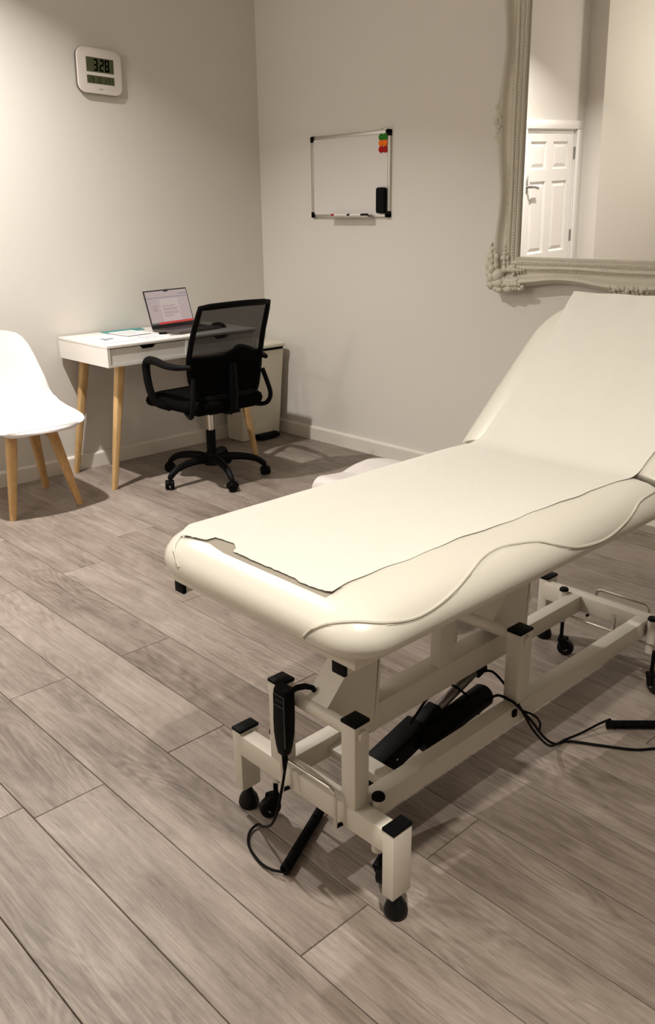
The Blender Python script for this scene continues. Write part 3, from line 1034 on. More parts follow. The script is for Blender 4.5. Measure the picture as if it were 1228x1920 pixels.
ya, yb, zb_, zt_ = -LW / 2 + 0.007, LW / 2 - 0.007, 0.020, SH - 0.007
scq('display', 'screen', ya, yb, zb_, zt_, 0.0006)
scq('document_page', 'screenhi', -0.065, 0.075, zb_ + 0.012, zt_ - 0.045, 0.0009)
t_ = MB()
for (a, b, c_) in [(-0.052, 0.045, 0.118), (-0.050, 0.062, 0.104), (-0.050, 0.055, 0.096), (-0.050, 0.062, 0.083), (-0.050, 0.058, 0.075), (-0.050, 0.02, 0.062), (-0.122, -0.085, 0.120), (-0.122, -0.092, 0.106), (-0.122, -0.088, 0.096)]:
    t_.box(0.0010, 0.0012, a, b, c_, c_ + 0.0035)
t_.xf(sm).build('text_lines', 'screenline', scr, smooth=False)
t_ = MB()
t_.box(0.0008, 0.0010, ya, yb, zt_ - 0.040, zt_ - 0.034)
t_.box(0.0008, 0.0010, 0.09, yb - 0.006, zt_ - 0.026, zt_ - 0.018)
t_.xf(sm).build('toolbar', 'screenbar', scr, smooth=False)
scq('dock', 'screenred', ya + 0.05, yb, zb_, zb_ + 0.012, 0.0011)
scq('dock_edge', 'screendark', ya, ya + 0.05, zb_, zb_ + 0.010, 0.0011)
scq('camera_notch', 'keys', -0.016, 0.016, zt_ - 0.006, zt_ + 0.0005, 0.0012)

ms = MB()
ms.ell((0, 0, 0.0), 0.052, 0.029, 0.028, 18, 12)
ms.v = [(x, y, max(z, 0.0)) for x, y, z in ms.v]
mo = ms.xf(Matrix.Translation((0.335, -0.628, DTOP)) @ Matrix.Rotation(R(20), 4, 'Z')).build('computer_mouse', 'black', None)
tag(mo, 'small black computer mouse beside the laptop', 'mouse')
us = thing('key_set', 'small bunch of metal keys on the desk in front of the laptop', 'keys', (0.45, -1.0, DTOP))
ring = [(0.40 + 0.012 * math.cos(a), -0.995 + 0.012 * math.sin(a), DTOP + 0.0025) for a in [2 * PI * k / 16 for k in range(17)]]
MB().tube(ring, 0.0012, 6).build('key_ring', 'chrome', us)
for a, l in ((-0.5, 0.055), (0.1, 0.050)):
    kk = MB()
    kk.box(0.010, 0.028, -0.009, 0.009, 0.001, 0.0035, 0.0008)
    kk.box(0.027, l, -0.0035, 0.0035, 0.001, 0.003)
    kk.xf(Matrix.Translation((0.402, -0.995, DTOP)) @ Matrix.Rotation(a, 4, 'Z')).build('key', 'alu', us)
fb = MB()
fb.box(-0.020, 0.020, -0.010, 0.010, 0.0, 0.010, 0.003)
fb.box(0.018, 0.026, -0.006, 0.006, 0.002, 0.008, 0.001)
tag(fb.xf(Matrix.Translation((0.352, -1.018, DTOP + 0.0002)) @ Matrix.Rotation(R(70), 4, 'Z')).build('memory_stick', 'black', None), 'small black stick lying by the laptop corner', 'usb stick')

# ------------------------------------------------------------------ pedal bin in the corner
bin_ = thing('pedal_bin', 'tall cream pedal bin standing in the corner beside the desk', 'bin', (0.13, -0.22, 0))
rows_ = []
for (z, x0, x1, y0, y1) in ((0.004, 0.036, 0.196, -0.378, -0.070), (0.03, 0.034, 0.200, -0.380, -0.068), (0.30, 0.032, 0.222, -0.388, -0.060), (0.565, 0.030, 0.244, -0.396, -0.052)):
    rows_.append([(px, py, z) for px, py in rrect(x0, x1, y0, y1, 0.018, 4)])
bb = MB().grid(rows_, closed=True)
n_ = len(rows_[0])
bb.f.append(tuple(range(n_ - 1, -1, -1)))
bb.f.append(tuple((len(rows_) - 1) * n_ + i for i in range(n_)))
bbo = bb.build('bin_body', 'binwhite', bin_)
rows_ = []
for (z, d) in ((0.578, 0.003), (0.582, -0.004), (0.596, -0.004), (0.606, 0.004), (0.611, 0.02)):
    rows_.append([(px, py, z + 0.014 * (1 - ((py + 0.224) / 0.18) ** 2)) for px, py in rrect(0.028 + d, 0.250 - d, -0.400 + d, -0.048 - d, 0.022, 4)])
lb = MB().grid(rows_, closed=True)
n_ = len(rows_[0])
lb.f.append(tuple(range(n_ - 1, -1, -1)))
lb.f.append(tuple((len(rows_) - 1) * n_ + i for i in range(n_)))
lb.build('lid', 'binwhite', bin_)
MB().box(0.033, 0.238, -0.392, -0.056, 0.562, 0.586, 0.004).build('lid_gasket', 'black', bin_)
ar = [(-0.224 + 0.085 * math.cos(a), 0.03 + 0.105 * math.sin(a)) for a in [PI * k / 14 for k in range(15)]]
am2 = MB().prism(ar, 0, 0.190, 0.2075)
am2.build('pedal_recess', 'binwhite', bin_, smooth=False)
pd = MB()
pd.prism([(0.190, 0.012), (0.250, 0.006), (0.268, 0.012), (0.268, 0.030), (0.240, 0.040), (0.190, 0.036)], 1, -0.285, -0.130)
pd.v = [(x, y, z) for x, y, z in pd.v]
pd.build('pedal', 'black', bin_, smooth=False)

# ------------------------------------------------------------------ office chair
OC = Vector((0.68, -0.97, 0))
oc = thing('office_chair', 'black mesh-back swivel office chair pulled up to the desk', 'chair', OC)
OM = Matrix.Translation(OC)          # local: backrest on +X, sitter faces -X
base = MB()
base.lathe([(0.028, 0.075), (0.046, 0.080), (0.048, 0.115), (0.036, 0.135), (0.030, 0.15)], n=20)
for k in range(5):
    a = R(-88 + 72 * k)
    ca, sa = math.cos(a), math.sin(a)
    P = [(0.03, 0.112, 0.026), (0.10, 0.118, 0.023), (0.18, 0.112, 0.020), (0.24, 0.096, 0.018), (0.278, 0.070, 0.016), (0.287, 0.055, 0.013)]
    base.tube(spline([(r * ca, r * sa, z) for r, z, w in P], 4), [interp([(i, P[i][2]) for i in range(6)], j / 4) for j in range(21)], 8)
bo = base.xf(OM).build('star_base', 'black', oc)
for k in range(5):
    a = R(-88 + 72 * k)
    cm = OM @ Matrix.Translation((0.29 * math.cos(a), 0.29 * math.sin(a), 0)) @ Matrix.Rotation(a + 0.9 + 0.5 * k, 4, 'Z')
    w = MB()
    for s in (-1, 1):
        w.xf(Matrix.Identity(4))
        l1 = MB().lathe([(0.006, -0.009), (0.022, -0.009), (0.0255, -0.005), (0.0255, 0.005), (0.022, 0.009), (0.006, 0.009)], n=18)
        l1.xf(Matrix.Translation((0, s * 0.014, 0.0256)) @ Matrix.Rotation(PI / 2, 4, 'X'))
        w.add(l1.v, l1.f)
    w.tube([(0.012 * math.cos(t) * 2.3, 0, 0.0256 + 0.0275 * math.sin(t)) for t in [PI * j / 8 for j in range(9)]], 0.008, 8)
    w.cyl((0, 0, 0.04), (0, 0, 0.068), 0.007, n=8)
    w.xf(cm).build('castor', 'black', oc)
MB().cyl((0, 0, 0.13), (0, 0, 0.270), 0.026, n=18).xf(OM).build('gas_sleeve', 'black', oc)
MB().cyl((0, 0, 0.26), (0, 0, 0.395), 0.0155, n=18).xf(OM).build('gas_piston', 'chrome', oc)
MB().box(-0.10, 0.10, -0.07, 0.07, 0.375, 0.415, 0.008).xf(OM).build('tilt_mechanism', 'black', oc)
MB().tube([(0.02, 0.05, 0.39), (0.03, 0.18, 0.388), (0.035, 0.25, 0.375), (0.035, 0.275, 0.372)], [0.006, 0.006, 0.009, 0.008], 8).xf(OM).build('height_lever', 'black', oc)
# seat cushion
rows_ = []
for (z, d) in ((0.412, 0.07), (0.414, 0.02), (0.425, 0.006), (0.445, 0.0), (0.466, 0.006), (0.480, 0.025), (0.486, 0.06), (0.484, 0.12)):
    rows_.append([(px, py, z - 0.022 * max(0, (-px - 0.12) / 0.16) ** 2 * 1.0) for px, py in rrect(-0.30 + d, 0.215 - d, -0.245 + d, 0.245 - d, max(0.09 - d * 0.5, 0.02), 8)])
sc_ = MB().grid(rows_, closed=True)
n_ = len(rows_[0])
sc_.f.append(tuple(range(n_ - 1, -1, -1)))
sc_.f.append(tuple((len(rows_) - 1) * n_ + i for i in range(n_)))
sc_.xf(OM).build('seat', 'blackmatt', oc, ang=60)
MB().box(-0.23, 0.18, -0.20, 0.20, 0.402, 0.420, 0.006).xf(OM).build('seat_pan', 'black', oc)


def back_x(z):
    return interp([(0.44, 0.185), (0.52, 0.180), (0.60, 0.178), (0.68, 0.186), (0.80, 0.222), (0.96, 0.290)], z)


def back_hw(z):
    return interp([(0.47, 0.175), (0.52, 0.200), (0.60, 0.224), (0.70, 0.230), (0.85, 0.222), (0.96, 0.212)], z)


def back_bow(y, z):
    return 0.035 * (1 - (y / 0.23) ** 2)      # centre bows towards the rear


def bpt(y, z):
    return Vector((back_x(z) + back_bow(y, z) - 0.02, y, z))


loop = []
zs = [0.49 + 0.46 * i / 14 for i in range(15)]
for z in zs:
    loop.append(bpt(-back_hw(z), z))
for i in range(1, 10):
    y = lerp(-back_hw(0.95), back_hw(0.95), i / 10)
    loop.append(bpt(y, 0.952 + 0.008 * math.sin(PI * i / 10)))
for z in reversed(zs):
    loop.append(bpt(back_hw(z), z))
for i in range(1, 10):
    y = lerp(back_hw(0.49), -back_hw(0.49), i / 10)
    loop.append(bpt(y, 0.482))
loop.append(loop[0])
fr_ = MB()
# flat band section swept round the loop
L_ = [Vector(p) for p in loop]
ctr = Vector((0.2, 0, 0.72))
bandrows = []
for i, p in enumerate(L_[:-1]):
    q0, q1 = L_[i - 1 if i else -2], L_[(i + 1) % (len(L_) - 1)]
    t = (q1 - q0).normalized()
    nrm = Vector((1, 0, -0.25)).normalized()
    side = t.cross(nrm).normalized()
    hw = 0.0165
    th = 0.011
    bandrows.append([p + side * hw * math.cos(a) + nrm * th * math.sin(a) for a in [2 * PI * k / 8 for k in range(8)]])
bandrows.append(bandrows[0])
fr_.grid(bandrows, closed=True)
fr_.xf(OM).build('back_frame', 'black', oc, ang=50)
mp_ = []
for i in range(13):
    z = lerp(0.70, 0.955, i / 12)
    mp_.append([bpt(lerp(-back_hw(z), back_hw(z), j / 14), z) for j in range(15)])
MB().grid(mp_).xf(OM).build('back_mesh', 'mesh', oc)
# solid padded lower back with arched top edge
lp = []
for i in range(9):
    row = []
    for j in range(15):
        y = lerp(-1, 1, j / 14)
        ztop = 0.700 + 0.030 * max(0, 1 - (abs(y - 0.30) / 0.42) ** 2)
        z = lerp(0.50, ztop, i / 8)
        row.append(bpt(y * back_hw(z), z) + Vector((-0.006, 0, 0)))
    lp.append(row)
lo = MB().grid(lp).xf(OM).build('lumbar_panel', 'blackmatt', oc)
md = lo.modifiers.new('thick', 'SOLIDIFY')
md.thickness = 0.020
md.offset = 0
sp_ = MB()
sp_.box(-0.02, 0.215, -0.045, 0.045, 0.395, 0.412, 0.004)
sp_.tube([(0.18, 0, 0.402), (0.215, 0, 0.43), (0.225, 0, 0.50), (0.222, 0, 0.60), (0.225, 0, 0.66)], [0.022, 0.024, 0.024, 0.022, 0.016], 8)
sp_.xf(OM).build('back_spine', 'black', oc)
for s in (-1, 1):
    y = s * 0.292
    pts = [(0.200, s * 0.240, 0.662), (0.13, y - s * 0.012, 0.658), (0.05, y, 0.662), (-0.04, y, 0.674), (-0.100, y, 0.670), (-0.126, y, 0.646), (-0.128, y, 0.610), (-0.120, y, 0.555), (-0.105, y - s * 0.005, 0.495), (-0.09, s * 0.268, 0.445), (-0.05, s * 0.21, 0.412)]
    rr = [0.012, 0.016, 0.019, 0.021, 0.022, 0.022, 0.021, 0.021, 0.020, 0.018, 0.014]
    sp2 = spline(pts, 4)
    a_ = MB().tube(sp2, [interp([(i, rr[i]) for i in range(len(rr))], j / 4) for j in range(len(sp2))], 10)
    a_.xf(OM).build('armrest', 'black', oc)
    q = [(0.190, s * 0.222, 0.60), (0.205, s * 0.240, 0.53), (0.215, s * 0.252, 0.47), (0.200, s * 0.250, 0.425), (0.16, s * 0.235, 0.402), (0.06, s * 0.19, 0.405)]
    sp3 = spline(q, 4)
    MB().tube(sp3, 0.0125, 8).xf(OM).build('arm_bracket', 'black', oc)

# ------------------------------------------------------------------ white shell chair
WC = Vector((0.372, -1.885, 0))
wc = thing('shell_chair', 'white moulded shell chair with wooden legs against the desk wall', 'chair', WC)
WM = Matrix.Translation(WC) @ Matrix.Rotation(R(-3), 4, 'Z')     # local: seat faces +X
prof_c = [(0.300, 0.416), (0.298, 0.428), (0.285, 0.440), (0.25, 0.450), (0.19, 0.452), (0.10, 0.446), (0.0, 0.440), (-0.08, 0.444), (-0.135, 0.462), (-0.170, 0.500), (-0.192, 0.560), (-0.208, 0.630), (-0.222, 0.700), (-0.234, 0.760), (-0.243, 0.800), (-0.247, 0.822), (-0.249, 0.834), (-0.250, 0.838)]
hw_c = [0.150, 0.180, 0.205, 0.228, 0.243, 0.248, 0.245, 0.238, 0.230, 0.222, 0.210, 0.196, 0.182, 0.166, 0.146, 0.122, 0.085, 0.03]
NP = len(prof_c)


def shell_pt(v, u):
    x = interp([(i, prof_c[i][0]) for i in range(NP)], v)
    z = interp([(i, prof_c[i][1]) for i in range(NP)], v)
    w = interp([(i, hw_c[i]) for i in range(NP)], v)
    au = abs(u)
    seatw = max(0, 1 - abs(v - 7.5) / 4.0)
    backw = max(0, min(1, (v - 7) / 3))
    frontw = max(0, 1 - v / 3.5)
    z += 0.055 * seatw * au ** 3.0 - 0.012 * frontw * au ** 2
    x += (0.060 * backw * (1 - 0.45 * max(0, (v - 11) / 6))) * au ** 2.6 * min(1.0, (w / 0.19) ** 2)
    x -= 0.050 * frontw * au ** 2.5
    return Vector((x, u * w, z))


def smooth_v(i):
    return i


rows_ = []
for i in range((NP - 1) * 3 + 1):
    v = i / 3
    rows_.append([shell_pt(v, -1 + 2 * j / 24) for j in range(25)])
so = MB().grid(rows_).xf(WM).build('seat_shell', 'shell', wc, ang=80)
md = so.modifiers.new('thick', 'SOLIDIFY')
md.thickness = 0.011
md.offset = -1
sb = so.modifiers.new('round', 'SUBSURF')
sb.levels = 1
sb.render_levels = 1
rows_ = []
for i in range(25):
    v = lerp(1.9, 8.2, i / 24)
    row = []
    for j in range(21):
        u = lerp(-0.86, 0.86, j / 20)
        e = min(1, min(i, 24 - i) / 2.0, min(j, 20 - j) / 2.0)
        row.append(shell_pt(v, u) + Vector((0, 0, 0.001 + 0.011 * math.sqrt(max(0, e)))))
    rows_.append(row)
MB().grid(rows_).xf(WM).build('seat_cushion', 'shell', wc, ang=80)
feet = [(0.197, -0.172), (0.187, 0.176), (-0.199, 0.164), (-0.195, -0.172)]
for fx, fy_ in feet:
    tx, ty = fx * 0.56, fy_ * 0.56
    l_ = MB()
    rr_ = []
    for t in (0, 0.03, 0.55, 0.8, 0.95, 1.0):
        h = interp([(0, 0.0150), (0.03, 0.0160), (0.55, 0.0215), (0.8, 0.0245), (0.95, 0.024), (1, 0.019)], t)
        z = lerp(0.0005, 0.402, t)
        rr_.append([(lerp(fx, tx, t) + p, lerp(fy_, ty, t) + q, z) for p, q in rrect(-h, h, -h, h, h * 0.6, 3)])
    l_.grid(rr_, closed=True)
    n_ = len(rr_[0])
    l_.f.append(tuple(range(n_ - 1, -1, -1)))
    l_.f.append(tuple((len(rr_) - 1) * n_ + i for i in range(n_)))
    l_.xf(WM).build('leg', 'beech', wc)
for (a_, b_) in ((0, 2), (1, 3)):
    fa, fb_ = feet[a_], feet[b_]
    d = Vector((fa[0] - fb_[0], fa[1] - fb_[1], 0))
    an = math.atan2(d.y, d.x)
    ln = d.length * 0.28
    cr = MB()
    arch = [(-ln, 0.340), (-ln * 0.86, 0.362), (-ln * 0.6, 0.374), (ln * 0.6, 0.374), (ln * 0.86, 0.362), (ln, 0.340), (ln, 0.402), (-ln, 0.402)]
    cr.prism(arch, 1, -0.012, 0.012)
    cr.xf(WM @ Matrix.Rotation(an, 4, 'Z')).build('cross_rail', 'beech', wc, smooth=False)
MB().box(-0.11, 0.11, -0.10, 0.10, 0.400, 0.431, 0.004).xf(WM).build('seat_mount', 'black', wc)

# ------------------------------------------------------------------ stool beyond the couch
st = thing('saddle_stool', 'white padded stool half hidden behind the treatment couch', 'stool', (2.36, -1.40, 0))
SM = Matrix.Translation((2.36, -1.40, 0)) @ Matrix.Rotation(R(-90), 4, 'Z')   # local front = +X
rows_ = []
NV, NJ = 30, 16
ST = [(0, 0.222, 0.400, 0.150), (0.03, 0.233, 0.428, 0.152), (0.06, 0.229, 0.452, 0.154), (0.09, 0.212, 0.470, 0.156), (0.13, 0.190, 0.477, 0.158), (0.20, 0.155, 0.472, 0.160), (0.36, 0.07, 0.464, 0.162), (0.52, 0.0, 0.480, 0.165), (0.68, -0.075, 0.487, 0.165), (0.82, -0.14, 0.479, 0.155), (0.94, -0.205, 0.452, 0.125), (1, -0.225, 0.425, 0.10)]
for i in range(NV + 1):
    v = i / NV
    x, zc, w = [interp([(q[0], q[k]) for q in ST], v) for k in (1, 2, 3)]
    rows_.append([(x, (-1 + 2 * j / NJ) * w, zc - 0.010 * abs(-1 + 2 * j / NJ) ** 4) for j in range(NJ + 1)])
so2 = MB().grid(rows_).xf(SM).build('saddle_seat', 'stool', st, ang=80)
md = so2.modifiers.new('thick', 'SOLIDIFY')
md.thickness = 0.020
md.offset = -1
sb = so2.modifiers.new('round', 'SUBSURF')
sb.levels = 2
sb.render_levels = 2
MB().cyl((0, 0, 0.12), (0, 0, 0.41), 0.018, n=16).xf(SM).build('gas_lift', 'chrome', st)
MB().box(-0.08, 0.08, -0.06, 0.06, 0.395, 0.415, 0.004).xf(SM).build('seat_plate', 'black', st)
sbase = MB()
sbase.lathe([(0.03, 0.075), (0.040, 0.08), (0.038, 0.12), (0.026, 0.135)], n=16)
for k in range(5):
    a = R(72 * k + 20)
    sbase.tube([(0.02 * math.cos(a), 0.02 * math.sin(a), 0.105), (0.24 * math.cos(a), 0.24 * math.sin(a), 0.075), (0.262 * math.cos(a), 0.262 * math.sin(a), 0.058)], [0.020, 0.014, 0.011], 8)
sbase.xf(SM).build('star_base', 'chrome', st)
for k in range(5):
    a = R(72 * k + 20)
    w = MB().lathe([(0.006, -0.018), (0.022, -0.018), (0.025, -0.012), (0.025, 0.012), (0.022, 0.018), (0.006, 0.018)], n=16)
    w.xf(SM @ Matrix.Translation((0.262 * math.cos(a), 0.262 * math.sin(a), 0.0251)) @ Matrix.Rotation(a, 4, 'Z') @ Matrix.Rotation(PI / 2, 4, 'X'))
    w2 = MB().cyl((0.262 * math.cos(a), 0.262 * math.sin(a), 0.03), (0.262 * math.cos(a), 0.262 * math.sin(a), 0.065), 0.006, n=8).xf(SM)
    w.add(w2.v, w2.f)
    w.build('castor', 'black', st)

# ------------------------------------------------------------------ wall clock
ck = thing('wall_clock', 'white rounded digital wall clock reading 3:28 above the desk', 'clock', (0.0, -1.073, 2.08))
CYc, CZc, TI = -1.073, 2.081, R(-1.5)
km = Matrix.Translation((0.0, CYc, CZc)) @ Matrix.Rotation(TI, 4, 'X')
HWc, HHc = 0.130, 0.108
rows_ = []
for (x, d, rd) in ((0.0015, 0.004, 0.040), (0.018, 0.0, 0.044), (0.022, 0.001, 0.043)):
    rows_.append([(x, p, q) for p, q in rrect(-HWc + d, HWc - d, -HHc + d, HHc - d, rd, 8)])
c1 = MB().grid(rows_, closed=True)
n_ = len(rows_[0])
c1.f.append(tuple(range(n_)))
c1.f.append(tuple(2 * n_ + i for i in range(n_)))
c1.xf(km).build('clock_back', 'clockside', ck)
rows_ = []
for (x, d, rd) in ((0.0225, 0.0015, 0.043), (0.028, 0.0015, 0.043), (0.031, 0.004, 0.041), (0.032, 0.008, 0.038)):
    rows_.append([(x, p, q) for p, q in rrect(-HWc + d, HWc - d, -HHc + d, HHc - d, rd, 8)])
c2 = MB().grid(rows_, closed=True)
c2.f.append(tuple(range(n_)))
c2.f.append(tuple(3 * n_ + i for i in range(n_)))
face = c2.xf(km).build('clock_face', 'clock', ck)
scr1 = MB().box(0.0315, 0.0328, -0.078, 0.080, -0.006, 0.062).xf(km).build('time_display', 'lcd', ck, smooth=False)
scr2 = MB().box(0.0315, 0.0328, -0.078, 0.080, -0.060, -0.022).xf(km).build('date_display', 'lcd', ck, smooth=False)
SEG = {'0': 'abcdef', '1': 'bc', '2': 'abged', '3': 'abgcd', '8': 'abcdefg'}


def digit(mb, ch, y0, z0, w, h, t, x0=0.0328, x1=0.0333):
    g = 0.12 * t
    hz = {'a': (y0 + t * .5, y0 + w - t * .5, z0 + h - t, z0 + h), 'g': (y0 + t * .5, y0 + w - t * .5, z0 + h / 2 - t / 2, z0 + h / 2 + t / 2), 'd': (y0 + t * .5, y0 + w - t * .5, z0, z0 + t),
          'b': (y0 + w - t, y0 + w, z0 + h / 2 + g, z0 + h - g), 'c': (y0 + w - t, y0 + w, z0 + g, z0 + h / 2 - g), 'f': (y0, y0 + t, z0 + h / 2 + g, z0 + h - g), 'e': (y0, y0 + t, z0 + g, z0 + h / 2 - g)}
    for s in SEG[ch]:
        a, b, c, d = hz[s]
        mb.box(x0, x1, a, b, c, d)


dm = MB()
digit(dm, '3', -0.038, 0.000, 0.026, 0.056, 0.0085)
digit(dm, '2', -0.003, 0.000, 0.026, 0.056, 0.0085)
digit(dm, '8', 0.028, 0.000, 0.026, 0.056, 0.0085)
dm.box(0.0328, 0.0333, -0.0095, -0.0065, 0.015, 0.019)
dm.box(0.0328, 0.0333, -0.0095, -0.0065, 0.035, 0.039)
dm.xf(km).build('time_digits', 'lcdink', scr1, smooth=False)
dm = MB()
for (y, c) in ((-0.066, '2'), (-0.049, '8'), (-0.022, '1'), (-0.008, '0'), (0.024, '2'), (0.042, '3'), (0.059, '1')):
    digit(dm, c, y, -0.054, 0.011, 0.025, 0.0025)
dm.xf(km).build('date_digits', 'lcdink2', scr2, smooth=False)
MB().box(0.0315, 0.0325, -0.012, 0.012, -0.0855, -0.0825).xf(km).build('maker_mark', 'clockside', ck, smooth=False)

# ------------------------------------------------------------------ whiteboard
WX0, WX1, WZ0, WZ1 = 0.485, 1.100, 1.352, 1.786
wb = thing('whiteboard', 'small whiteboard in an aluminium frame with black corners', 'whiteboard', (0.79, -0.01, 1.352))
MB().box(WX0 + 0.008, WX1 - 0.008, -0.012, -0.002, WZ0 + 0.008, WZ1 - 0.008).build('writing_surface', 'wboard', wb, smooth=False)
for (a, b, c, d) in ((WX0, WX1, WZ1 - 0.016, WZ1), (WX0, WX1, WZ0, WZ0 + 0.016), (WX0, WX0 + 0.016, WZ0, WZ1), (WX1 - 0.016, WX1, WZ0, WZ1)):
    MB().box(a, b, -0.018, -0.001, c, d, 0.002).build('frame_strip', 'alu', wb)
for sx, x in ((1, WX0), (-1, WX1)):
    for sz, z in ((1, WZ0), (-1, WZ1)):
        c = MB()
        x0, x1 = sorted((x - sx * 0.002, x + sx * 0.030))
        z0, z1 = sorted((z - sz * 0.002, z + sz * 0.018))
        c.box(x0, x1, -0.020, -0.0006, z0, z1, 0.003)
        x0, x1 = sorted((x - sx * 0.002, x + sx * 0.018))
        z0, z1 = sorted((z - sz * 0.002, z + sz * 0.030))
        c.box(x0, x1, -0.020, -0.0006, z0, z1, 0.003)
        c.build('corner_cap', 'black', wb)
tr = MB().prism([(-0.018, WZ0 - 0.001), (-0.062, WZ0 - 0.001), (-0.064, WZ0 + 0.008), (-0.061, WZ0 + 0.008), (-0.060, WZ0 + 0.002), (-0.018, WZ0 + 0.002)], 0, 0.66, 0.985)
tr.build('pen_tray', 'alu', wb, smooth=False)
MB().box(1.035, 1.075, -0.016, -0.004, WZ1 - 0.001, WZ1 + 0.008, 0.002).build('hanging_clip', 'alu', wb)
for (m, nm, z) in (('green', 'green', 1.752), ('orange', 'orange', 1.723), ('red', 'dark red', 1.692)):
    for x, side in ((1.036, 'left'), (1.066, 'right')):
        mg = MB().lathe([(0.0165, 0), (0.0170, 0.003), (0.0160, 0.006), (0.012, 0.0075), (0.004, 0.008)], n=20)
        mg.xf(Matrix.Translation((x, -0.0122, z)) @ Matrix.Rotation(PI / 2, 4, 'X'))
        tag(mg.build('magnet', m, None), 'round %s whiteboard magnet, %s one of its pair' % (nm, side), 'magnet', 'whiteboard magnets')
er = thing('board_eraser', 'black board eraser stuck upright on the whiteboard', 'eraser', (1.05, -0.02, 1.37))
rows_ = []
for (y, d) in ((-0.0124, 0.003), (-0.020, 0.0), (-0.034, 0.0), (-0.040, 0.006)):
    rows_.append([(p + 0.006 * (1 - ((q - 1.437) / 0.066) ** 2) * (-1 if p < 1.05 else 0), y, q) for p, q in rrect(1.020 + d, 1.082 - d, 1.371 + d, 1.503 - d, 0.010, 4)])
e_ = MB().grid(rows_, closed=True)
n_ = len(rows_[0])
e_.f.append(tuple(range(n_)))
e_.f.append(tuple(3 * n_ + i for i in range(n_)))
e_.build('eraser_body', 'black', er)
MB().box(1.026, 1.076, -0.0142, -0.0121, 1.376, 1.498).build('felt_pad', 'blackmatt', er, smooth=False)
for (x0, capm, lab, flip) in ((0.690, 'red', 'whiteboard marker with a red cap in the pen tray', False), (0.832, 'black', 'whiteboard marker with a black cap in the pen tray', True)):
    mk = thing('marker_pen', lab, 'marker', (x0 + 0.06, -0.04, WZ0), 'markers in the pen tray')
    y, z, r = -0.046, WZ0 + 0.0105, 0.0075
    MB().tube([(x0, y, z), (x0 + 0.001, y, z), (x0 + 0.130, y, z), (x0 + 0.131, y, z)], [r * 0.8, r, r, r * 0.8], 12).build('barrel', 'markerwhite', mk)
    c0 = x0 + 0.085 if flip else x0 - 0.006
    MB().tube([(c0, y, z), (c0 + 0.002, y, z), (c0 + 0.050 if flip else c0 + 0.022, y, z), (c0 + 0.052 if flip else c0 + 0.024, y, z)], [r * 0.8, r * 1.12, r * 1.12, r * 0.8], 12).build('cap', capm, mk)
    if not flip:
        MB().cyl((x0 + 0.122, y, z), (x0 + 0.136, y, z), r * 1.1, n=12).build('end_plug', 'black', mk)

# ------------------------------------------------------------------ ornate mirror
mi = thing('wall_mirror', 'large mirror in an ornate pale carved frame hanging above the couch', 'mirror', (2.55, -0.03, 1.06))
MXI, MZI = 0.590, 0.595           # inner half sizes
MCX, MCZ = 2.555, 1.765
TAU = R(1.25)
MM = Matrix.Translation((MCX, -0.030, MCZ - 0.72)) @ Matrix.Rotation(TAU, 4, 'X') @ Matrix.Translation((0, 0, 0.72))
# local: x, z in the mirror plane, -y towards the room
MB().box(-MXI - 0.012, MXI + 0.012, -0.010, -0.006, -MZI - 0.012, MZI + 0.012).xf(MM).build('mirror_glass', 'mirror', mi, smooth=False)
MB().box(-MXI - 0.10, MXI + 0.10, -0.006, 0.004, -MZI - 0.08, MZI + 0.08).xf(MM).build('backing_board', 'frame', mi, smooth=False)
SECT = [(0.0, -0.008), (0.0, -0.020), (0.006, -0.026), (0.014, -0.024), (0.018, -0.030), (0.030, -0.033), (0.036, -0.028), (0.040, -0.036), (0.052, -0.040), (0.058, -0.034), (0.066, -0.028), (0.078, -0.026), (0.090, -0.032), (0.098, -0.044), (0.106, -0.052), (0.116, -0.054), (0.124, -0.048), (0.130, -0.034), (0.138, -0.020), (0.142, -0.006), (0.138, 0.004)]


def bow(t):
    """outer edge swings in between the ornaments"""
    a = abs(t)
    return 1.0 - 0.20 * math.sin(PI * min(1, max(0, (a - 0.06) / 0.80))) ** 2


def frame_side(horizontal, sgn):
    rows_ = []
    NT = 48
    hl, ho = (MXI, MZI) if horizontal else (MZI, MXI)
    for i in range(NT + 1):
        t = -1 + 2 * i / NT
        row = []
        for d, h in SECT:
            k = min(1.0, d / 0.10)
            dd = d * (1 + (bow(t) - 1) * k)
            ax = t * (hl + d)
            if horizontal:
                row.append((ax, h, sgn * (ho + dd)))
            else:
                row.append((sgn * (ho + dd), h, ax))
        rows_.append(row)
    return MB().grid(rows_).xf(MM).build('frame_rail', 'frame', mi, ang=40)


for hz_ in (True, False):
    for sg in (-1, 1):
        rail = frame_side(hz_, sg)
        hl, ho = (MXI, MZI) if hz_ else (MZI, MXI)
        bd_ = MB()
        nb = 90
        for i in range(nb):
            a = lerp(-hl, hl, (i + 0.5) / nb)
            for dd, rr in ((0.024, 0.0034), (0.062, 0.0030)):
                dx = sg * (ho + dd)
                c = (a, -0.033 if dd < 0.05 else -0.031, dx) if hz_ else (dx, -0.033 if dd < 0.05 else -0.031, a)
                bd_.ell(c, rr, rr, rr, 6, 4)
        bd_.xf(MM).build('beading', 'frame', rail, kind='stuff')


def leaf_cluster(mb, pts, base, rr, seed, flat=0.5):
    r_ = random.Random(seed)
    for (x, z, s) in pts:
        for q in range(5):
            a = r_.uniform(0, 2 * PI)
            d = s * r_.uniform(0.25, 0.75)
            e = s * r_.uniform(0.35, 0.6)
            mb.ell((x + d * math.cos(a), base - r_.uniform(0, 0.006), z + d * math.sin(a)), e, e * flat, e * r_.uniform(0.7, 1.3), 8, 6)


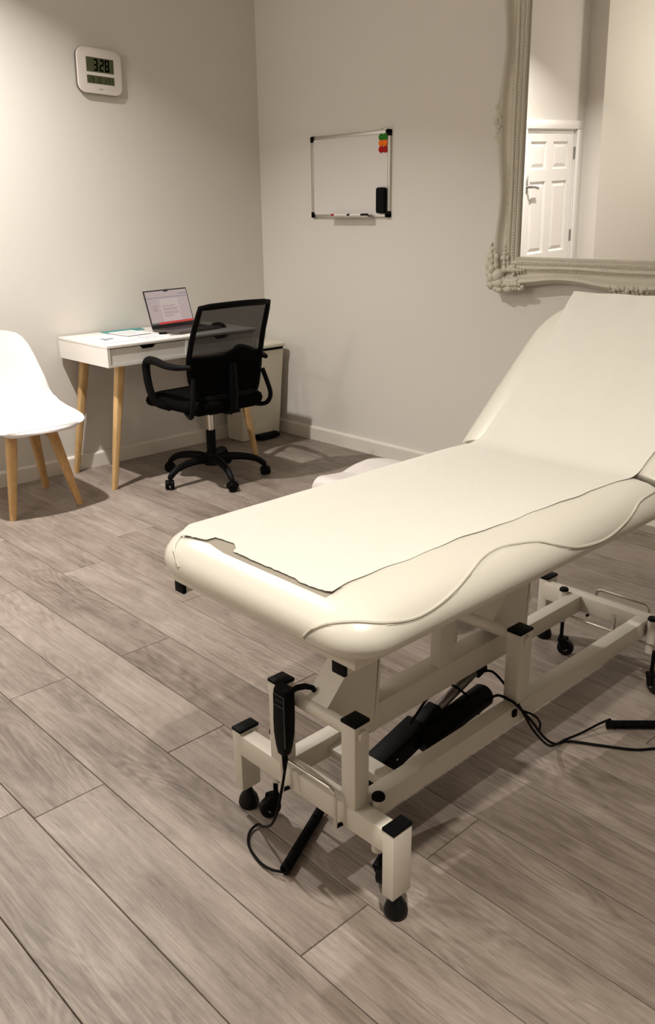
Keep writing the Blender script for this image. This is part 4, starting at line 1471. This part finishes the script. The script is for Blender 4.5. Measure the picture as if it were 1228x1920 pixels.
for sx in (-1, 1):
    for sz in (-1, 1):
        ox, oz = sx * (MXI + 0.098), sz * (MZI + 0.098)
        c = MB()
        # leafy scrolls along both outer edges, one slab on each side of the corner
        r_ = random.Random(7)
        for ax in (0, 1):
            for q in range(11):
                f = q / 10
                along = lerp(0.135, -0.055, f)
                wdt = 0.030 * (1 - 1.5 * abs(f - 0.42) ** 1.8)
                for side in (-1, 0, 1):
                    off = 0.128 + side * wdt * 0.75 + r_.uniform(-0.006, 0.006)
                    px, pz = (MXI + off, MZI + along) if ax == 0 else (MXI + along, MZI + off)
                    hgt = -0.040 - (0.012 if side == 0 else r_.uniform(0.0, 0.008))
                    e = wdt * (0.62 if side else 0.70) * r_.uniform(0.65, 1.2)
                    c.ell((sx * px, hgt, sz * pz), e * (0.9 if ax == 0 else 1.15), e * 0.75, e * (1.15 if ax == 0 else 0.9), 9, 7)
        co = c.xf(MM).build('corner_leaf', 'frame', mi, ang=60)
        cc = [MB(), MB()]
        for q, (f, rr) in enumerate(((0.0, 0.017), (0.026, 0.014), (0.050, 0.016), (0.072, 0.010), (0.090, 0.008), (0.106, 0.006))):
            for ax in (0, 1):
                px, pz = (MXI + 0.056 - f, MZI + 0.060) if ax == 0 else (MXI + 0.060, MZI + 0.056 - f)
                rx, rz = (rr * 1.25, rr * 0.8) if ax == 0 else (rr * 0.8, rr * 1.25)
                c = cc[ax]
                c.ell((sx * px, -0.040, sz * pz), rx, rr * 0.8, rz, 10, 8)
                if q > 1:
                    for s2 in (-1, 1):
                        dx, dz = (0, s2 * rr) if ax == 0 else (s2 * rr, 0)
                        c.ell((sx * px + dx, -0.038, sz * pz + dz), rr * 0.7, rr * 0.6, rr * 0.7, 8, 6)
        for c in cc:
            c.xf(MM).build('husk_spray', 'frame', co, ang=60)
        b = MB()
        b.ell((sx * (MXI + 0.092), -0.040, sz * (MZI + 0.088)), 0.033, 0.030, 0.033, 18, 12)
        b.xf(MM).build('corner_boss', 'frame', co, ang=60)
for hz_ in (True, False):
    for sg in (-1, 1):
        ho = MZI if hz_ else MXI
        c = MB()
        for i in range(9):
            f = (i - 4) / 4
            a = f * 0.085
            s = 0.016 * (1 - 0.35 * abs(f))
            for (dd, hh) in ((0.118, -0.050), (0.134, -0.036)):
                k = sg * (ho + dd + 0.006 * math.cos(f * 9))
                p = (a, hh, k) if hz_ else (k, hh, a)
                c.ell(p, s * (1.0 if i % 2 else 0.75), s * 0.7, s * (0.8 if i % 2 else 1.0), 10, 7)
        c.xf(MM).build('side_carving', 'frame', mi, ang=60)
